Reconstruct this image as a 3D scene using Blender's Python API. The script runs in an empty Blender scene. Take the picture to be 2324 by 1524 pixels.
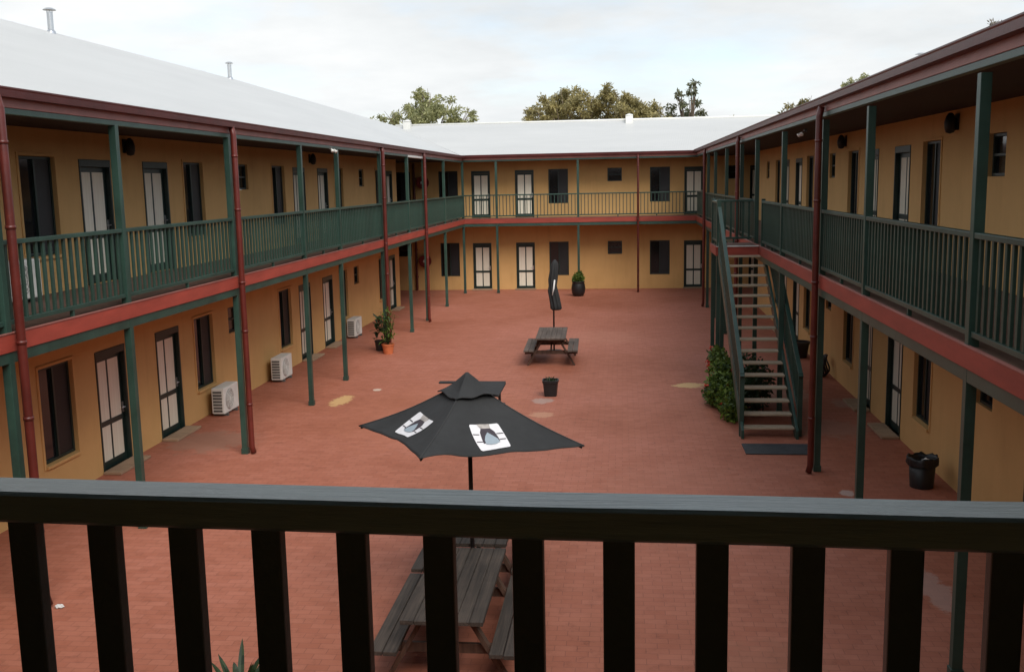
import bpy, bmesh, math, random
from mathutils import Vector, Matrix, noise
random.seed(7)
R = math.radians
scene = bpy.context.scene
COL = scene.collection

# ------------------------------------------------------------------ materials
def nodes_of(m):
    m.use_nodes = True
    nt = m.node_tree
    return nt, nt.nodes, nt.links, nt.nodes['Principled BSDF']

def ramp(n, stops):
    r = n.new('ShaderNodeValToRGB')
    e = r.color_ramp.elements
    while len(e) > len(stops): e.remove(e[-1])
    while len(e) < len(stops): e.new(0.5)
    for k, (p, c) in enumerate(stops):
        e[k].position = p; e[k].color = (*c, 1)
    return r

def noise_tex(n, l, co, scale, detail=4, rough=0.6, stretch=None):
    t = n.new('ShaderNodeTexNoise')
    t.inputs['Scale'].default_value = scale
    t.inputs['Detail'].default_value = detail
    t.inputs['Roughness'].default_value = rough
    if stretch:
        mp = n.new('ShaderNodeMapping'); mp.inputs['Scale'].default_value = stretch
        l.new(co, mp.inputs['Vector']); l.new(mp.outputs[0], t.inputs['Vector'])
    else:
        l.new(co, t.inputs['Vector'])
    return t

def mix(n, l, mode, fac, a, b):
    m = n.new('ShaderNodeMix'); m.data_type = 'RGBA'; m.blend_type = mode
    for sock, v in ((m.inputs[0], fac), (m.inputs[6], a), (m.inputs[7], b)):
        if isinstance(v, (int, float)): sock.default_value = v
        elif isinstance(v, tuple): sock.default_value = (*v, 1)
        else: l.new(v, sock)
    return m.outputs[2]

def bump(n, l, bsdf, h, strength=0.3, dist=0.01):
    b = n.new('ShaderNodeBump'); b.inputs['Strength'].default_value = strength
    b.inputs['Distance'].default_value = dist
    l.new(h, b.inputs['Height']); l.new(b.outputs[0], bsdf.inputs['Normal'])

def paint(name, c, rough=0.5, var=0.25, scale=3.0, stretch=None, wear=None, wear_amt=0.58, bmp=0.15, bscale=40, metallic=0.0, spec=0.5, rand=0.12):
    """painted / plain surface: colour breaks up with two noises and an optional wear colour"""
    m = bpy.data.materials.new(name); nt, n, l, bs = nodes_of(m)
    tc = n.new('ShaderNodeTexCoord').outputs['Object']
    a = noise_tex(n, l, tc, scale, 6, 0.65, stretch)
    r = ramp(n, [(0.3, tuple(x*(1-var) for x in c)), (0.7, tuple(min(1, x*(1+var)) for x in c))])
    l.new(a.outputs[0], r.inputs[0]); col = r.outputs[0]
    if wear:
        w = noise_tex(n, l, tc, scale*4.3, 8, 0.7, stretch)
        rr = ramp(n, [(wear_amt, (0, 0, 0)), (wear_amt+0.12, (1, 1, 1))]); l.new(w.outputs[0], rr.inputs[0])
        col = mix(n, l, 'MIX', rr.outputs[0], col, wear)
    if rand:
        oi = n.new('ShaderNodeObjectInfo'); mr = n.new('ShaderNodeMapRange')
        mr.inputs['To Min'].default_value = 1-rand; mr.inputs['To Max'].default_value = 1+rand
        l.new(oi.outputs['Random'], mr.inputs['Value'])
        col = mix(n, l, 'MULTIPLY', 1.0, col, mr.outputs[0])
    l.new(col, bs.inputs['Base Color'])
    bs.inputs['Roughness'].default_value = rough; bs.inputs['Metallic'].default_value = metallic
    bs.inputs['Specular IOR Level'].default_value = spec
    if bmp:
        b = noise_tex(n, l, tc, bscale, 4, 0.6, stretch); bump(n, l, bs, b.outputs[0], bmp, 0.01)
    return m

M = {}
GREEN = (0.025, 0.060, 0.046)
M['green'] = paint('green_paint', GREEN, 0.42, 0.3, 2.0, wear=(0.036, 0.066, 0.053), wear_amt=0.62)
M['rail'] = paint('rail_paint_sky_sheen', (0.100, 0.150, 0.148), 0.30, 0.2, 6.0, (0.3, 4, 4), wear=(0.15, 0.19, 0.19), wear_amt=0.62, bmp=0.25, bscale=25, spec=0.6)  # dark paint with the sky's bluish sheen put into its colour, plus worn flecks
M['rail_dark'] = paint('dark_baluster_paint', (0.016, 0.028, 0.027), 0.42, 0.3, 6.0)  # same dark paint, left without the painted sheen
M['joinery'] = paint('dark_joinery', (0.012, 0.028, 0.024), 0.4, 0.3, 4.0)
M['red'] = paint('red_band_paint', (0.30, 0.048, 0.030), 0.55, 0.22, 1.2, (1, 1, 4), wear=(0.22, 0.04, 0.03), wear_amt=0.6)
M['gutter'] = paint('gutter_paint', (0.075, 0.013, 0.012), 0.4, 0.25, 2.0)
M['fascia'] = paint('fascia_paint', (0.30, 0.115, 0.095), 0.5, 0.2, 2.0)
M['pipe'] = paint('downpipe_paint', (0.10, 0.016, 0.011), 0.38, 0.3, 2.5, wear=(0.15, 0.03, 0.018), wear_amt=0.62)
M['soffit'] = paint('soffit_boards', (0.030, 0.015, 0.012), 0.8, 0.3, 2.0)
M['deck'] = paint('deck_boards', (0.13, 0.075, 0.055), 0.8, 0.3, 2.0)
M['white'] = paint('white_enamel', (0.72, 0.72, 0.68), 0.4, 0.08, 3.0, wear=(0.45, 0.43, 0.38), wear_amt=0.66)
M['grille'] = paint('grey_grille', (0.10, 0.10, 0.095), 0.5, 0.2, 6.0)
M['black_pole'] = paint('black_metal', (0.010, 0.010, 0.011), 0.4, 0.2, 4.0)
M['galv'] = paint('galvanised_steel', (0.62, 0.64, 0.66), 0.28, 0.1, 5.0, metallic=0.9)
M['black_plastic'] = paint('black_plastic', (0.012, 0.012, 0.013), 0.45, 0.3, 5.0)
M['terracotta'] = paint('terracotta', (0.48, 0.13, 0.045), 0.75, 0.2, 6.0)
M['soil'] = paint('potting_soil', (0.035, 0.024, 0.016), 0.95, 0.4, 12.0)
M['rubber'] = paint('dark_rubber', (0.035, 0.040, 0.044), 0.8, 0.3, 6.0, wear=(0.06, 0.055, 0.05), wear_amt=0.6, bmp=0.4, bscale=120)
M['paper'] = paint('white_paper', (0.75, 0.74, 0.72), 0.8, 0.08, 8.0)
M['concrete'] = paint('concrete', (0.33, 0.22, 0.14), 0.9, 0.2, 4.0)
M['flower'] = paint('red_petal', (0.55, 0.05, 0.03), 0.6, 0.3, 4.0)
M['hose_red'] = paint('red_hose_reel', (0.20, 0.022, 0.016), 0.45, 0.25, 4.0)
M['tread'] = paint('timber_tread', (0.38, 0.295, 0.205), 0.75, 0.35, 3.0, (0.6, 6, 6), wear=(0.20, 0.14, 0.10), wear_amt=0.55)
M['bark'] = paint('bark', (0.17, 0.13, 0.10), 0.9, 0.35, 3.0)
M['canvas'] = paint('black_canvas', (0.021, 0.022, 0.023), 0.85, 0.25, 2.5, bmp=0.5, bscale=6, rand=0)
M['seam'] = paint('canvas_seam', (0.036, 0.037, 0.038), 0.8, 0.2, 5.0)
M['print_white'] = paint('printed_white', (0.72, 0.71, 0.73), 0.75, 0.06, 9.0, rand=0)
M['print_blue'] = paint('printed_slate', (0.30, 0.36, 0.41), 0.75, 0.08, 9.0, rand=0)
M['print_dark'] = paint('printed_dark', (0.045, 0.035, 0.045), 0.75, 0.2, 9.0, rand=0)
M['print_grey'] = paint('printed_grey', (0.36, 0.33, 0.31), 0.75, 0.3, 14.0, rand=0)
M['glass_dark'] = paint('window_glass', (0.012, 0.013, 0.015), 0.08, 0.3, 1.5, bmp=0.03, bscale=2.5, spec=0.5)
M['flyscreen'] = paint('flyscreen', (0.018, 0.018, 0.020), 0.55, 0.25, 2.0, rand=0.35)
M['earth'] = paint('dry_earth', (0.20, 0.15, 0.09), 0.95, 0.35, 0.15)
M['carpark_wall'] = paint('rear_wall', (0.40, 0.30, 0.17), 0.85, 0.15, 1.0)

def leaf_mat(name, c1, c2):
    m = bpy.data.materials.new(name); nt, n, l, bs = nodes_of(m)
    g = n.new('ShaderNodeNewGeometry')
    tc = n.new('ShaderNodeTexCoord').outputs['Object']
    a = noise_tex(n, l, tc, 1.3, 3)
    r1 = ramp(n, [(0.0, c1), (1.0, c2)]); l.new(g.outputs['Random Per Island'], r1.inputs[0])
    r2 = ramp(n, [(0.35, (0.75, 0.75, 0.75)), (0.65, (1.25, 1.2, 1.1))]); l.new(a.outputs[0], r2.inputs[0])
    c = mix(n, l, 'MULTIPLY', 1.0, r1.outputs[0], r2.outputs[0])
    l.new(c, bs.inputs['Base Color'])
    bs.inputs['Roughness'].default_value = 0.5
    tr = n.new('ShaderNodeBsdfTranslucent'); l.new(c, tr.inputs['Color'])
    ms = n.new('ShaderNodeMixShader'); ms.inputs[0].default_value = .4
    l.new(bs.outputs[0], ms.inputs[1]); l.new(tr.outputs[0], ms.inputs[2])
    l.new(ms.outputs[0], n['Material Output'].inputs['Surface'])
    return m
M['leaf_gum'] = leaf_mat('gum_leaves', (0.20, 0.225, 0.10), (0.46, 0.47, 0.25))
M['leaf_olive'] = leaf_mat('olive_leaves', (0.20, 0.18, 0.075), (0.45, 0.40, 0.19))
M['leaf_dark'] = leaf_mat('dark_leaves', (0.09, 0.105, 0.06), (0.20, 0.22, 0.13))
M['leaf_yellow'] = leaf_mat('yellow_leaves', (0.14, 0.13, 0.04), (0.26, 0.22, 0.08))
M['leaf_pale'] = leaf_mat('pale_leaves', (0.22, 0.21, 0.19), (0.34, 0.32, 0.29))
M['leaf_pot'] = leaf_mat('pot_leaves', (0.018, 0.055, 0.010), (0.19, 0.29, 0.05))
M['leaf_deep'] = leaf_mat('deep_leaves', (0.012, 0.032, 0.012), (0.045, 0.085, 0.028))

def wood(name, c1, c2, axis='Y', rough=0.75):
    m = bpy.data.materials.new(name); nt, n, l, bs = nodes_of(m)
    tc = n.new('ShaderNodeTexCoord').outputs['Object']
    st = {'X': (0.8, 22, 22), 'Y': (30, 0.8, 30), 'Z': (22, 22, 0.8)}[axis]
    a = noise_tex(n, l, tc, 1.6, 7, 0.7, st)
    r = ramp(n, [(0.28, c1), (0.52, tuple((p+q)/2 for p, q in zip(c1, c2))), (0.75, c2)]); l.new(a.outputs[0], r.inputs[0])
    b = noise_tex(n, l, tc, 2.0, 3)
    r2 = ramp(n, [(0.35, (0.72, 0.72, 0.72)), (0.65, (1.2, 1.2, 1.2))]); l.new(b.outputs[0], r2.inputs[0])
    l.new(mix(n, l, 'MULTIPLY', 1.0, r.outputs[0], r2.outputs[0]), bs.inputs['Base Color'])
    bs.inputs['Roughness'].default_value = rough
    bump(n, l, bs, a.outputs[0], 0.5, 0.004)
    return m
M['wood_grey'] = wood('weathered_grey_timber', (0.010, 0.007, 0.005), (0.092, 0.068, 0.052))
M['wood_brown'] = wood('brown_timber', (0.050, 0.036, 0.028), (0.135, 0.100, 0.080))
M['wood_leg'] = wood('dark_leg_timber', (0.035, 0.018, 0.012), (0.115, 0.060, 0.038), 'Z')

def make_wall_mat():
    m = bpy.data.materials.new('ochre_render'); nt, n, l, bs = nodes_of(m)
    tc = n.new('ShaderNodeTexCoord').outputs['Object']
    a = noise_tex(n, l, tc, 0.8, 7, 0.6)
    r = ramp(n, [(0.3, (0.59, 0.350, 0.132)), (0.7, (0.68, 0.410, 0.162))]); l.new(a.outputs[0], r.inputs[0])
    s = noise_tex(n, l, tc, 1.0, 8, 0.7, (3.5, 3.5, 0.35))          # rain streaks
    r2 = ramp(n, [(0.30, (0.84, 0.81, 0.76)), (0.5, (1, 1, 1))]); l.new(s.outputs[0], r2.inputs[0])
    col = mix(n, l, 'MULTIPLY', 0.5, r.outputs[0], r2.outputs[0])
    l.new(col, bs.inputs['Base Color'])
    bs.inputs['Roughness'].default_value = 0.85
    b = noise_tex(n, l, tc, 30, 5); bump(n, l, bs, b.outputs[0], 0.35, 0.01)
    return m
M['wall'] = make_wall_mat()
M['surround'] = paint('ochre_surround', (0.66, 0.415, 0.18), 0.8, 0.12, 2.0, rand=0)

def make_curtain():
    m = bpy.data.materials.new('curtain_behind_glass'); nt, n, l, bs = nodes_of(m)
    tc = n.new('ShaderNodeTexCoord').outputs['Object']
    a = noise_tex(n, l, tc, 4.0, 3, 0.5, (7, 7, 0.15))
    r = ramp(n, [(0.3, (0.84, 0.77, 0.62)), (0.65, (0.93, 0.87, 0.72))]); l.new(a.outputs[0], r.inputs[0])
    oi = n.new('ShaderNodeObjectInfo'); mr = n.new('ShaderNodeMapRange')
    mr.inputs['To Min'].default_value = 0.78; mr.inputs['To Max'].default_value = 1.1
    l.new(oi.outputs['Random'], mr.inputs['Value'])
    l.new(mix(n, l, 'MULTIPLY', 1.0, r.outputs[0], mr.outputs[0]), bs.inputs['Base Color'])
    bs.inputs['Roughness'].default_value = 0.6
    bs.inputs['Coat Weight'].default_value = 0.35; bs.inputs['Coat Roughness'].default_value = 0.04
    return m
M['curtain'] = make_curtain()

def make_roof_mat(name, axis):
    m = bpy.data.materials.new(name); nt, n, l, bs = nodes_of(m)
    tc = n.new('ShaderNodeTexCoord').outputs['Object']
    a = noise_tex(n, l, tc, 0.5, 6, 0.6, (3, 0.5, 1) if axis == 'Y' else (0.5, 3, 1))
    r = ramp(n, [(0.3, (0.455, 0.464, 0.460)), (0.7, (0.50, 0.508, 0.503))]); l.new(a.outputs[0], r.inputs[0])
    l.new(r.outputs[0], bs.inputs['Base Color'])
    bs.inputs['Roughness'].default_value = 0.45
    w = n.new('ShaderNodeTexWave'); w.wave_type = 'BANDS'; w.bands_direction = axis; w.inputs['Scale'].default_value = 4.2
    l.new(tc, w.inputs['Vector']); bump(n, l, bs, w.outputs[0], 0.12, 0.012)
    return m
M['roof_y'] = make_roof_mat('white_corrugated_steel_side', 'Y')
M['roof_x'] = make_roof_mat('white_corrugated_steel_end', 'X')

def make_paving():
    m = bpy.data.materials.new('red_clay_pavers'); nt, n, l, bs = nodes_of(m)
    tc = n.new('ShaderNodeTexCoord').outputs['Object']
    br = n.new('ShaderNodeTexBrick')
    for k, v in (('Scale', 1.0), ('Mortar Size', 0.005), ('Brick Width', 0.23), ('Row Height', 0.115), ('Bias', 0.0), ('Mortar Smooth', 0.2)):
        br.inputs[k].default_value = v
    br.inputs['Color1'].default_value = (0.352, 0.118, 0.070, 1)
    br.inputs['Color2'].default_value = (0.402, 0.146, 0.092, 1)
    br.inputs['Mortar'].default_value = (0.275, 0.098, 0.062, 1)
    l.new(tc, br.inputs['Vector'])
    a = noise_tex(n, l, tc, 0.22, 7, 0.62)
    r = ramp(n, [(0.32, (0.80, 0.73, 0.64)), (0.48, (0.97, 0.96, 0.94)), (0.68, (1.08, 1.12, 1.20))]); l.new(a.outputs[0], r.inputs[0])
    col = mix(n, l, 'MULTIPLY', 1.0, br.outputs['Color'], r.outputs[0])
    b = noise_tex(n, l, tc, 5.0, 10, 0.78)
    r2 = ramp(n, [(0.34, (0.72, 0.70, 0.68)), (0.47, (0.97, 0.97, 0.97)), (0.56, (1, 1, 1)), (0.74, (1.14, 1.13, 1.12))]); l.new(b.outputs[0], r2.inputs[0])
    col = mix(n, l, 'MULTIPLY', 0.85, col, r2.outputs[0])
    k2 = noise_tex(n, l, tc, 0.9, 12, 0.8)                           # crisp dark scuffs
    r3 = ramp(n, [(0.335, (0.62, 0.60, 0.58)), (0.375, (1, 1, 1))]); l.new(k2.outputs[0], r3.inputs[0])
    col = mix(n, l, 'MULTIPLY', 0.7, col, r3.outputs[0])
    # worn and spilt patches with a place of their own on the paving: x, y, radius x, radius y, colour, strength
    sp = n.new('ShaderNodeSeparateXYZ'); l.new(tc, sp.inputs[0])
    wob = noise_tex(n, l, tc, 3.4, 12, 0.82)
    spots = [(-6.14, 21.1, .24, .62, (0.60, 0.40, 0.17), .75), (-5.62, 22.3, .12, .14, (0.62, 0.52, 0.42), .8),
             (1.55, 22.9, .42, .30, (0.60, 0.42, 0.19), .75), (-1.70, 21.2, .26, .32, (0.40, 0.34, 0.30), .55),
             (-1.62, 19.9, .25, .30, (0.55, 0.32, 0.20), .5), (3.52, 11.3, .20, .75, (0.42, 0.31, 0.27), .5), (3.34, 14.93, .12, .2, (0.5, 0.44, 0.4), .6), (4.5, 21.1, .2, .5, (0.36, 0.24, 0.19), .5),
             (3.55, 22.0, .6, .9, (0.34, 0.22, 0.17), .5), (3.9, 18.9, .7, .8, (0.33, 0.19, 0.14), .5),
             (-0.45, 30.2, 1.3, 1.5, (0.47, 0.21, 0.14), .25), (-7.7, 17.6, .9, .9, (0.30, 0.17, 0.12), .6),
             (-3.9, 20.0, 2.2, 3.4, (0.42, 0.15, 0.08), .25), (0.9, 14.5, 1.6, 2.2, (0.44, 0.19, 0.13), .2),
             (-0.3, 7.2, 1.1, 1.0, (0.36, 0.18, 0.11), .25), (1.4, 9.2, .7, .8, (0.29, 0.13, 0.08), .3)]
    for x, y, rx, ry, c, s in spots:
        def mth(op, p, q=None):
            t = n.new('ShaderNodeMath'); t.operation = op
            for i, v in enumerate((p, q)):
                if v is None: continue
                if isinstance(v, (int, float)): t.inputs[i].default_value = v
                else: l.new(v, t.inputs[i])
            return t.outputs[0]
        dx = mth('DIVIDE', mth('SUBTRACT', sp.outputs[0], x), rx); dy = mth('DIVIDE', mth('SUBTRACT', sp.outputs[1], y), ry)
        d = mth('SQRT', mth('ADD', mth('MULTIPLY', dx, dx), mth('MULTIPLY', dy, dy)))
        d = mth('ADD', d, mth('MULTIPLY', mth('SUBTRACT', wob.outputs[0], 0.5), 3.2))
        mr = n.new('ShaderNodeMapRange'); mr.clamp = True
        mr.inputs['From Min'].default_value = 0.95; mr.inputs['From Max'].default_value = 0.72
        mr.inputs['To Max'].default_value = s
        l.new(d, mr.inputs['Value']); col = mix(n, l, 'MIX', mr.outputs[0], col, c)
    l.new(col, bs.inputs['Base Color'])
    bs.inputs['Roughness'].default_value = 0.72
    bs.inputs['Specular IOR Level'].default_value = 0.35
    bump(n, l, bs, br.outputs['Fac'], 0.25, -0.004)
    return m
M['paving'] = make_paving()

# ------------------------------------------------------------------ mesh helpers
WORLD = {}
def link(o, parent=None, world=None):
    COL.objects.link(o)
    w = world if world is not None else Matrix.Identity(4)
    if parent is not None:
        o.parent = parent
        o.matrix_basis = WORLD[parent.name].inverted() @ w
    else:
        o.matrix_basis = w
    WORLD[o.name] = w
    return o

def tag(o, label=None, cat=None, group=None, kind=None):
    for k, v in (('label', label), ('category', cat), ('group', group), ('kind', kind)):
        if v: o[k] = v
    return o

def empty(name, loc, label, cat, group=None, rz=0.0):
    o = bpy.data.objects.new(name, None); o.empty_display_size = 0.2
    link(o, None, Matrix.Translation(loc) @ Matrix.Rotation(rz, 4, 'Z'))
    return tag(o, label, cat, group)

class MB:
    def __init__(self): self.v = []; self.f = []
    def quad(self, *p):
        i = len(self.v); self.v += [tuple(q) for q in p]; self.f.append(tuple(range(i, i+len(p))))
    def box(self, x0, x1, y0, y1, z0, z1):
        i = len(self.v)
        self.v += [(x, y, z) for z in (z0, z1) for y in (y0, y1) for x in (x0, x1)]
        for f in ((0, 2, 3, 1), (4, 5, 7, 6), (0, 1, 5, 4), (2, 6, 7, 3), (0, 4, 6, 2), (1, 3, 7, 5)):
            self.f.append(tuple(i+k for k in f))
    def bar(self, a, b, w, h, up=(0, 0, 1)):
        a, b = Vector(a), Vector(b); d = (b-a).normalized(); up = Vector(up)
        s = d.cross(up)
        if s.length < 1e-4: s = d.cross(Vector((1, 0, 0)))
        s.normalize(); u = s.cross(d)
        i = len(self.v)
        for p in (a, b):
            for sx, sz in ((-1, -1), (1, -1), (1, 1), (-1, 1)):
                self.v.append(tuple(p + s*(sx*w/2) + u*(sz*h/2)))
        for f in ((3, 2, 1, 0), (4, 5, 6, 7), (0, 1, 5, 4), (1, 2, 6, 5), (2, 3, 7, 6), (3, 0, 4, 7)):
            self.f.append(tuple(i+k for k in f))
    def tube(self, pts, radii, n=10, cap=True):
        pts = [Vector(p) for p in pts]
        if isinstance(radii, (int, float)): radii = [radii]*len(pts)
        i0 = len(self.v); ref = Vector((0.31, 0.17, 0.93))
        for k, p in enumerate(pts):
            d = (pts[min(k+1, len(pts)-1)] - pts[max(k-1, 0)]).normalized()
            s = d.cross(ref)
            if s.length < 0.05: s = d.cross(Vector((1, 0, 0)))
            s.normalize(); u = s.cross(d)
            for j in range(n):
                a = 2*math.pi*j/n
                self.v.append(tuple(p + s*math.cos(a)*radii[k] + u*math.sin(a)*radii[k]))
        for k in range(len(pts)-1):
            for j in range(n):
                a = i0+k*n+j; b = i0+k*n+(j+1) % n
                self.f.append((a, b, b+n, a+n))
        if cap:
            self.f.append(tuple(i0+j for j in reversed(range(n))))
            self.f.append(tuple(i0+(len(pts)-1)*n+j for j in range(n)))
    def lathe(self, prof, c=(0, 0, 0), n=24, sq=0.0):
        """prof: (radius, z); sq > 0 squares the plan off"""
        i0 = len(self.v)
        for r, z in prof:
            for j in range(n):
                a = 2*math.pi*(j+.5)/n; k = 1.0
                if sq: k = 1/max(abs(math.cos(a)), abs(math.sin(a)))*sq + (1-sq)
                self.v.append((c[0]+r*k*math.cos(a), c[1]+r*k*math.sin(a), c[2]+z))
        for k in range(len(prof)-1):
            for j in range(n):
                a = i0+k*n+j; b = i0+k*n+(j+1) % n
                self.f.append((a, b, b+n, a+n))
    def slab(self, poly, t):
        i = len(self.v); n = len(poly)
        self.v += [tuple(p) for p in poly] + [(p[0], p[1], p[2]-t) for p in poly]
        self.f.append(tuple(range(i, i+n))); self.f.append(tuple(reversed(range(i+n, i+2*n))))
        for k in range(n):
            a = i+k; b = i+(k+1) % n; self.f.append((a, a+n, b+n, b))
    def mesh(self, name, mat, bevel=0.0, smooth=False, recalc=True):
        me = bpy.data.meshes.new(name); me.from_pydata(self.v, [], self.f)
        bm = bmesh.new(); bm.from_mesh(me)
        if recalc: bmesh.ops.recalc_face_normals(bm, faces=bm.faces[:])
        if bevel: bmesh.ops.bevel(bm, geom=bm.edges[:], offset=bevel, segments=2, affect='EDGES', profile=0.6, clamp_overlap=True)
        if smooth:
            for f in bm.faces: f.smooth = True
        bm.to_mesh(me); bm.free()
        mats = mat if isinstance(mat, list) else [mat]
        for q in mats: me.materials.append(q)
        return me
    def build(self, name, mat, parent=None, bevel=0.0, smooth=False, world=None, local=False, recalc=True):
        """vertices are world coordinates unless local; the object sits at its parent's base"""
        if parent is not None and not local:
            inv = WORLD[parent.name].inverted()
            self.v = [tuple(inv @ Vector(p)) for p in self.v]
            world = WORLD[parent.name]
        o = bpy.data.objects.new(name, self.mesh(name, mat, bevel, smooth, recalc))
        return link(o, parent, world)

def inst(name, me, parent, world):
    return link(bpy.data.objects.new(name, me), parent, world)

# ------------------------------------------------------------------ layout (metres; camera looks along +Y from the front gallery)
XL, XLW = -6.66, -8.58
XR, XRW = 3.10, 4.93
YB, YBW = 42.45, 43.90
YF, YFW = 1.72, -0.35
Z1 = 3.15
ZS = 5.60
SIDE = {'left': R(90), 'right': R(-90), 'back': 0.0, 'front': R(180)}

def frame_of(side, s, z=0.0):
    """wall frame: local x along the wall, local -y out towards the court"""
    p = {'left': (XLW, s, z), 'right': (XRW, s, z), 'back': (s, YBW, z), 'front': (s, YFW, z)}[side]
    return Matrix.Translation(p) @ Matrix.Rotation(SIDE[side], 4, 'Z')

def wall_faces(mb, side, a0, a1, z0, z1, holes, depth=0.16):
    sg = {'left': 1, 'right': -1, 'back': 1, 'front': -1}[side]
    base = frame_of(side, 0.0)
    def P(s, y, z): return tuple(base @ Vector((s*sg, y, z)))
    xs = sorted({a0, a1, *[h[0] for h in holes], *[h[1] for h in holes]})
    zs = sorted({z0, z1, *[h[2] for h in holes], *[h[3] for h in holes]})
    xs = [x for x in xs if a0 <= x <= a1]; zs = [z for z in zs if z0 <= z <= z1]
    for i in range(len(xs)-1):
        for k in range(len(zs)-1):
            cx, cz = (xs[i]+xs[i+1])/2, (zs[k]+zs[k+1])/2
            if any(h[0] < cx < h[1] and h[2] < cz < h[3] for h in holes): continue
            mb.quad(P(xs[i], 0, zs[k]), P(xs[i+1], 0, zs[k]), P(xs[i+1], 0, zs[k+1]), P(xs[i], 0, zs[k+1]))
    for x0, x1, h0, h1 in holes:
        mb.quad(P(x0, 0, h0), P(x0, depth, h0), P(x0, depth, h1), P(x0, 0, h1))
        mb.quad(P(x1, 0, h0), P(x1, 0, h1), P(x1, depth, h1), P(x1, depth, h0))
        mb.quad(P(x0, 0, h1), P(x0, depth, h1), P(x1, depth, h1), P(x1, 0, h1))
        mb.quad(P(x0, 0, h0), P(x1, 0, h0), P(x1, depth, h0), P(x0, depth, h0))

CACHE = {}
def window_meshes(w, h):
    k = ('w', w, h)
    if k in CACHE: return CACHE[k]
    fr = MB(); t = 0.045; x = w/2
    for a in (-x+.004, x-t-.004): fr.box(a, a+t, .05, .12, .004, h-.004)
    fr.box(-x+t, x-t, .05, .12, .004, t); fr.box(-x+t, x-t, .05, .12, h-t, h-.004)
    if w > .7: fr.box(-.022, .022, .045, .115, t, h-t)
    else: fr.box(-x+t, x-t, .055, .115, h*.5-.018, h*.5+.018)
    pn = MB(); pn.box(-x+t*.5, x-t*.5, .088, .096, t*.5, h-t*.5)
    sc = None
    if w > .7:
        sc = MB(); sc.box(.02, x-t, .066, .072, t, h-t); sc = sc.mesh('flyscreen', M['flyscreen'])
    su = MB(); b = .05; d = -.018
    su.box(-x-b, -x-.002, d, .012, -b, h+b); su.box(x+.002, x+b, d, .012, -b, h+b)
    su.box(-x-.002, x+.002, d, .012, h+.002, h+b)
    su.box(-x-.002, x+.002, d-.03, .03, -b, -.002)
    CACHE[k] = (fr.mesh('window', M['joinery'], .004), pn.mesh('pane', M['glass_dark']), sc, su.mesh('surround', M['wall'], .006))
    return CACHE[k]

def add_window(wing, side, a, b, z0, h, surround=True):
    w = round(b-a, 2); fr, pn, sc, su = window_meshes(w, h)
    W = frame_of(side, (a+b)/2, z0)
    o = inst('window', fr, wing, W)
    inst('pane', pn, o, W)
    if sc: inst('flyscreen', sc, o, W)
    if surround: inst('surround', su, o, W)

def door_meshes(w, h, step):
    k = ('d', w, h)
    if k not in CACHE:
        x = w/2; fr = MB(); j = .045; hd = .12
        fr.box(-x+.003, -x+j, -.012, .15, .003, h-.003); fr.box(x-j, x-.003, -.012, .15, .003, h-.003)
        fr.box(-x+j, x-j, -.012, .15, h-hd, h-.003)
        s = .065; i0 = -x+j+.004; i1 = x-j-.004; t = h-hd-.004
        fr.box(i0, i0+s, .07, .115, .012, t); fr.box(i1-s, i1, .07, .115, .012, t)
        fr.box(i0+s, i1-s, .07, .115, .012, .15); fr.box(i0+s, i1-s, .07, .115, t-.08, t)
        m = h*.385; fr.box(i0+s, i1-s, .066, .112, m-.045, m+.045)
        for z0, z1 in ((.15, m-.045), (m+.045, t-.08)): fr.box(-.024, .024, .072, .113, z0, z1)
        gl = MB()
        for z0, z1 in ((.15, m-.045), (m+.045, t-.08)):
            for xa, xb in ((i0+s, -.024), (.024, i1-s)):
                gl.box(xa-.004, xb+.004, .078, .086, z0-.004, z1+.004)
        hn = MB(); hx = i1-s*.4; hz = m+.16
        hn.box(hx-.02, hx+.02, .058, .07, hz-.09, hz+.09); hn.tube([(hx, .06, hz), (hx, .02, hz), (hx-.11, .02, hz)], .009, 8)
        st = MB(); st.box(-x-.04, x+.04, -.32, -.014, .0, .045)
        CACHE[k] = (fr.mesh('door', M['joinery'], .004), gl.mesh('glazing', M['curtain']), hn.mesh('handle', M['galv']), st.mesh('doorstep', M['concrete'], .008))
    return CACHE[k]

def add_door(wing, side, a, b, z0, h=2.05, step=True):
    w = round(b-a, 2); fr, gl, hn, st = door_meshes(w, h, step)
    W = frame_of(side, (a+b)/2, z0)
    o = inst('door', fr, wing, W); inst('glazing', gl, o, W); inst('handle', hn, o, W)
    if step: inst('doorstep', st, o, W @ Matrix.Translation((0, 0, .004)))

# ------------------------------------------------------------------ the setting
g = MB(); g.quad((-1500, -1500, -.02), (1500, -1500, -.02), (1500, 1500, -.02), (-1500, 1500, -.02))
tag(g.build('ground', M['earth']), kind='structure')
g = MB(); g.quad((-12.6, YFW-1, 0), (8.6, YFW-1, 0), (8.6, YBW+.2, 0), (-12.6, YBW+.2, 0))
tag(g.build('paving', M['paving']), kind='structure')

# ------------------------------------------------------------------ shared gallery pieces
BAL = {}
def baluster_mesh(along, w=.05, d=.03, z0=3.29, z1=4.11):
    k = (along, w, d, z0, z1)
    if k not in BAL:
        b = MB(); wx, wy = (w, d) if along == 'X' else (d, w)
        b.box(-wx/2, wx/2, -wy/2, wy/2, 0, z1-z0); BAL[k] = b.mesh('baluster', M['green'], .004)
    return BAL[k]

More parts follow.
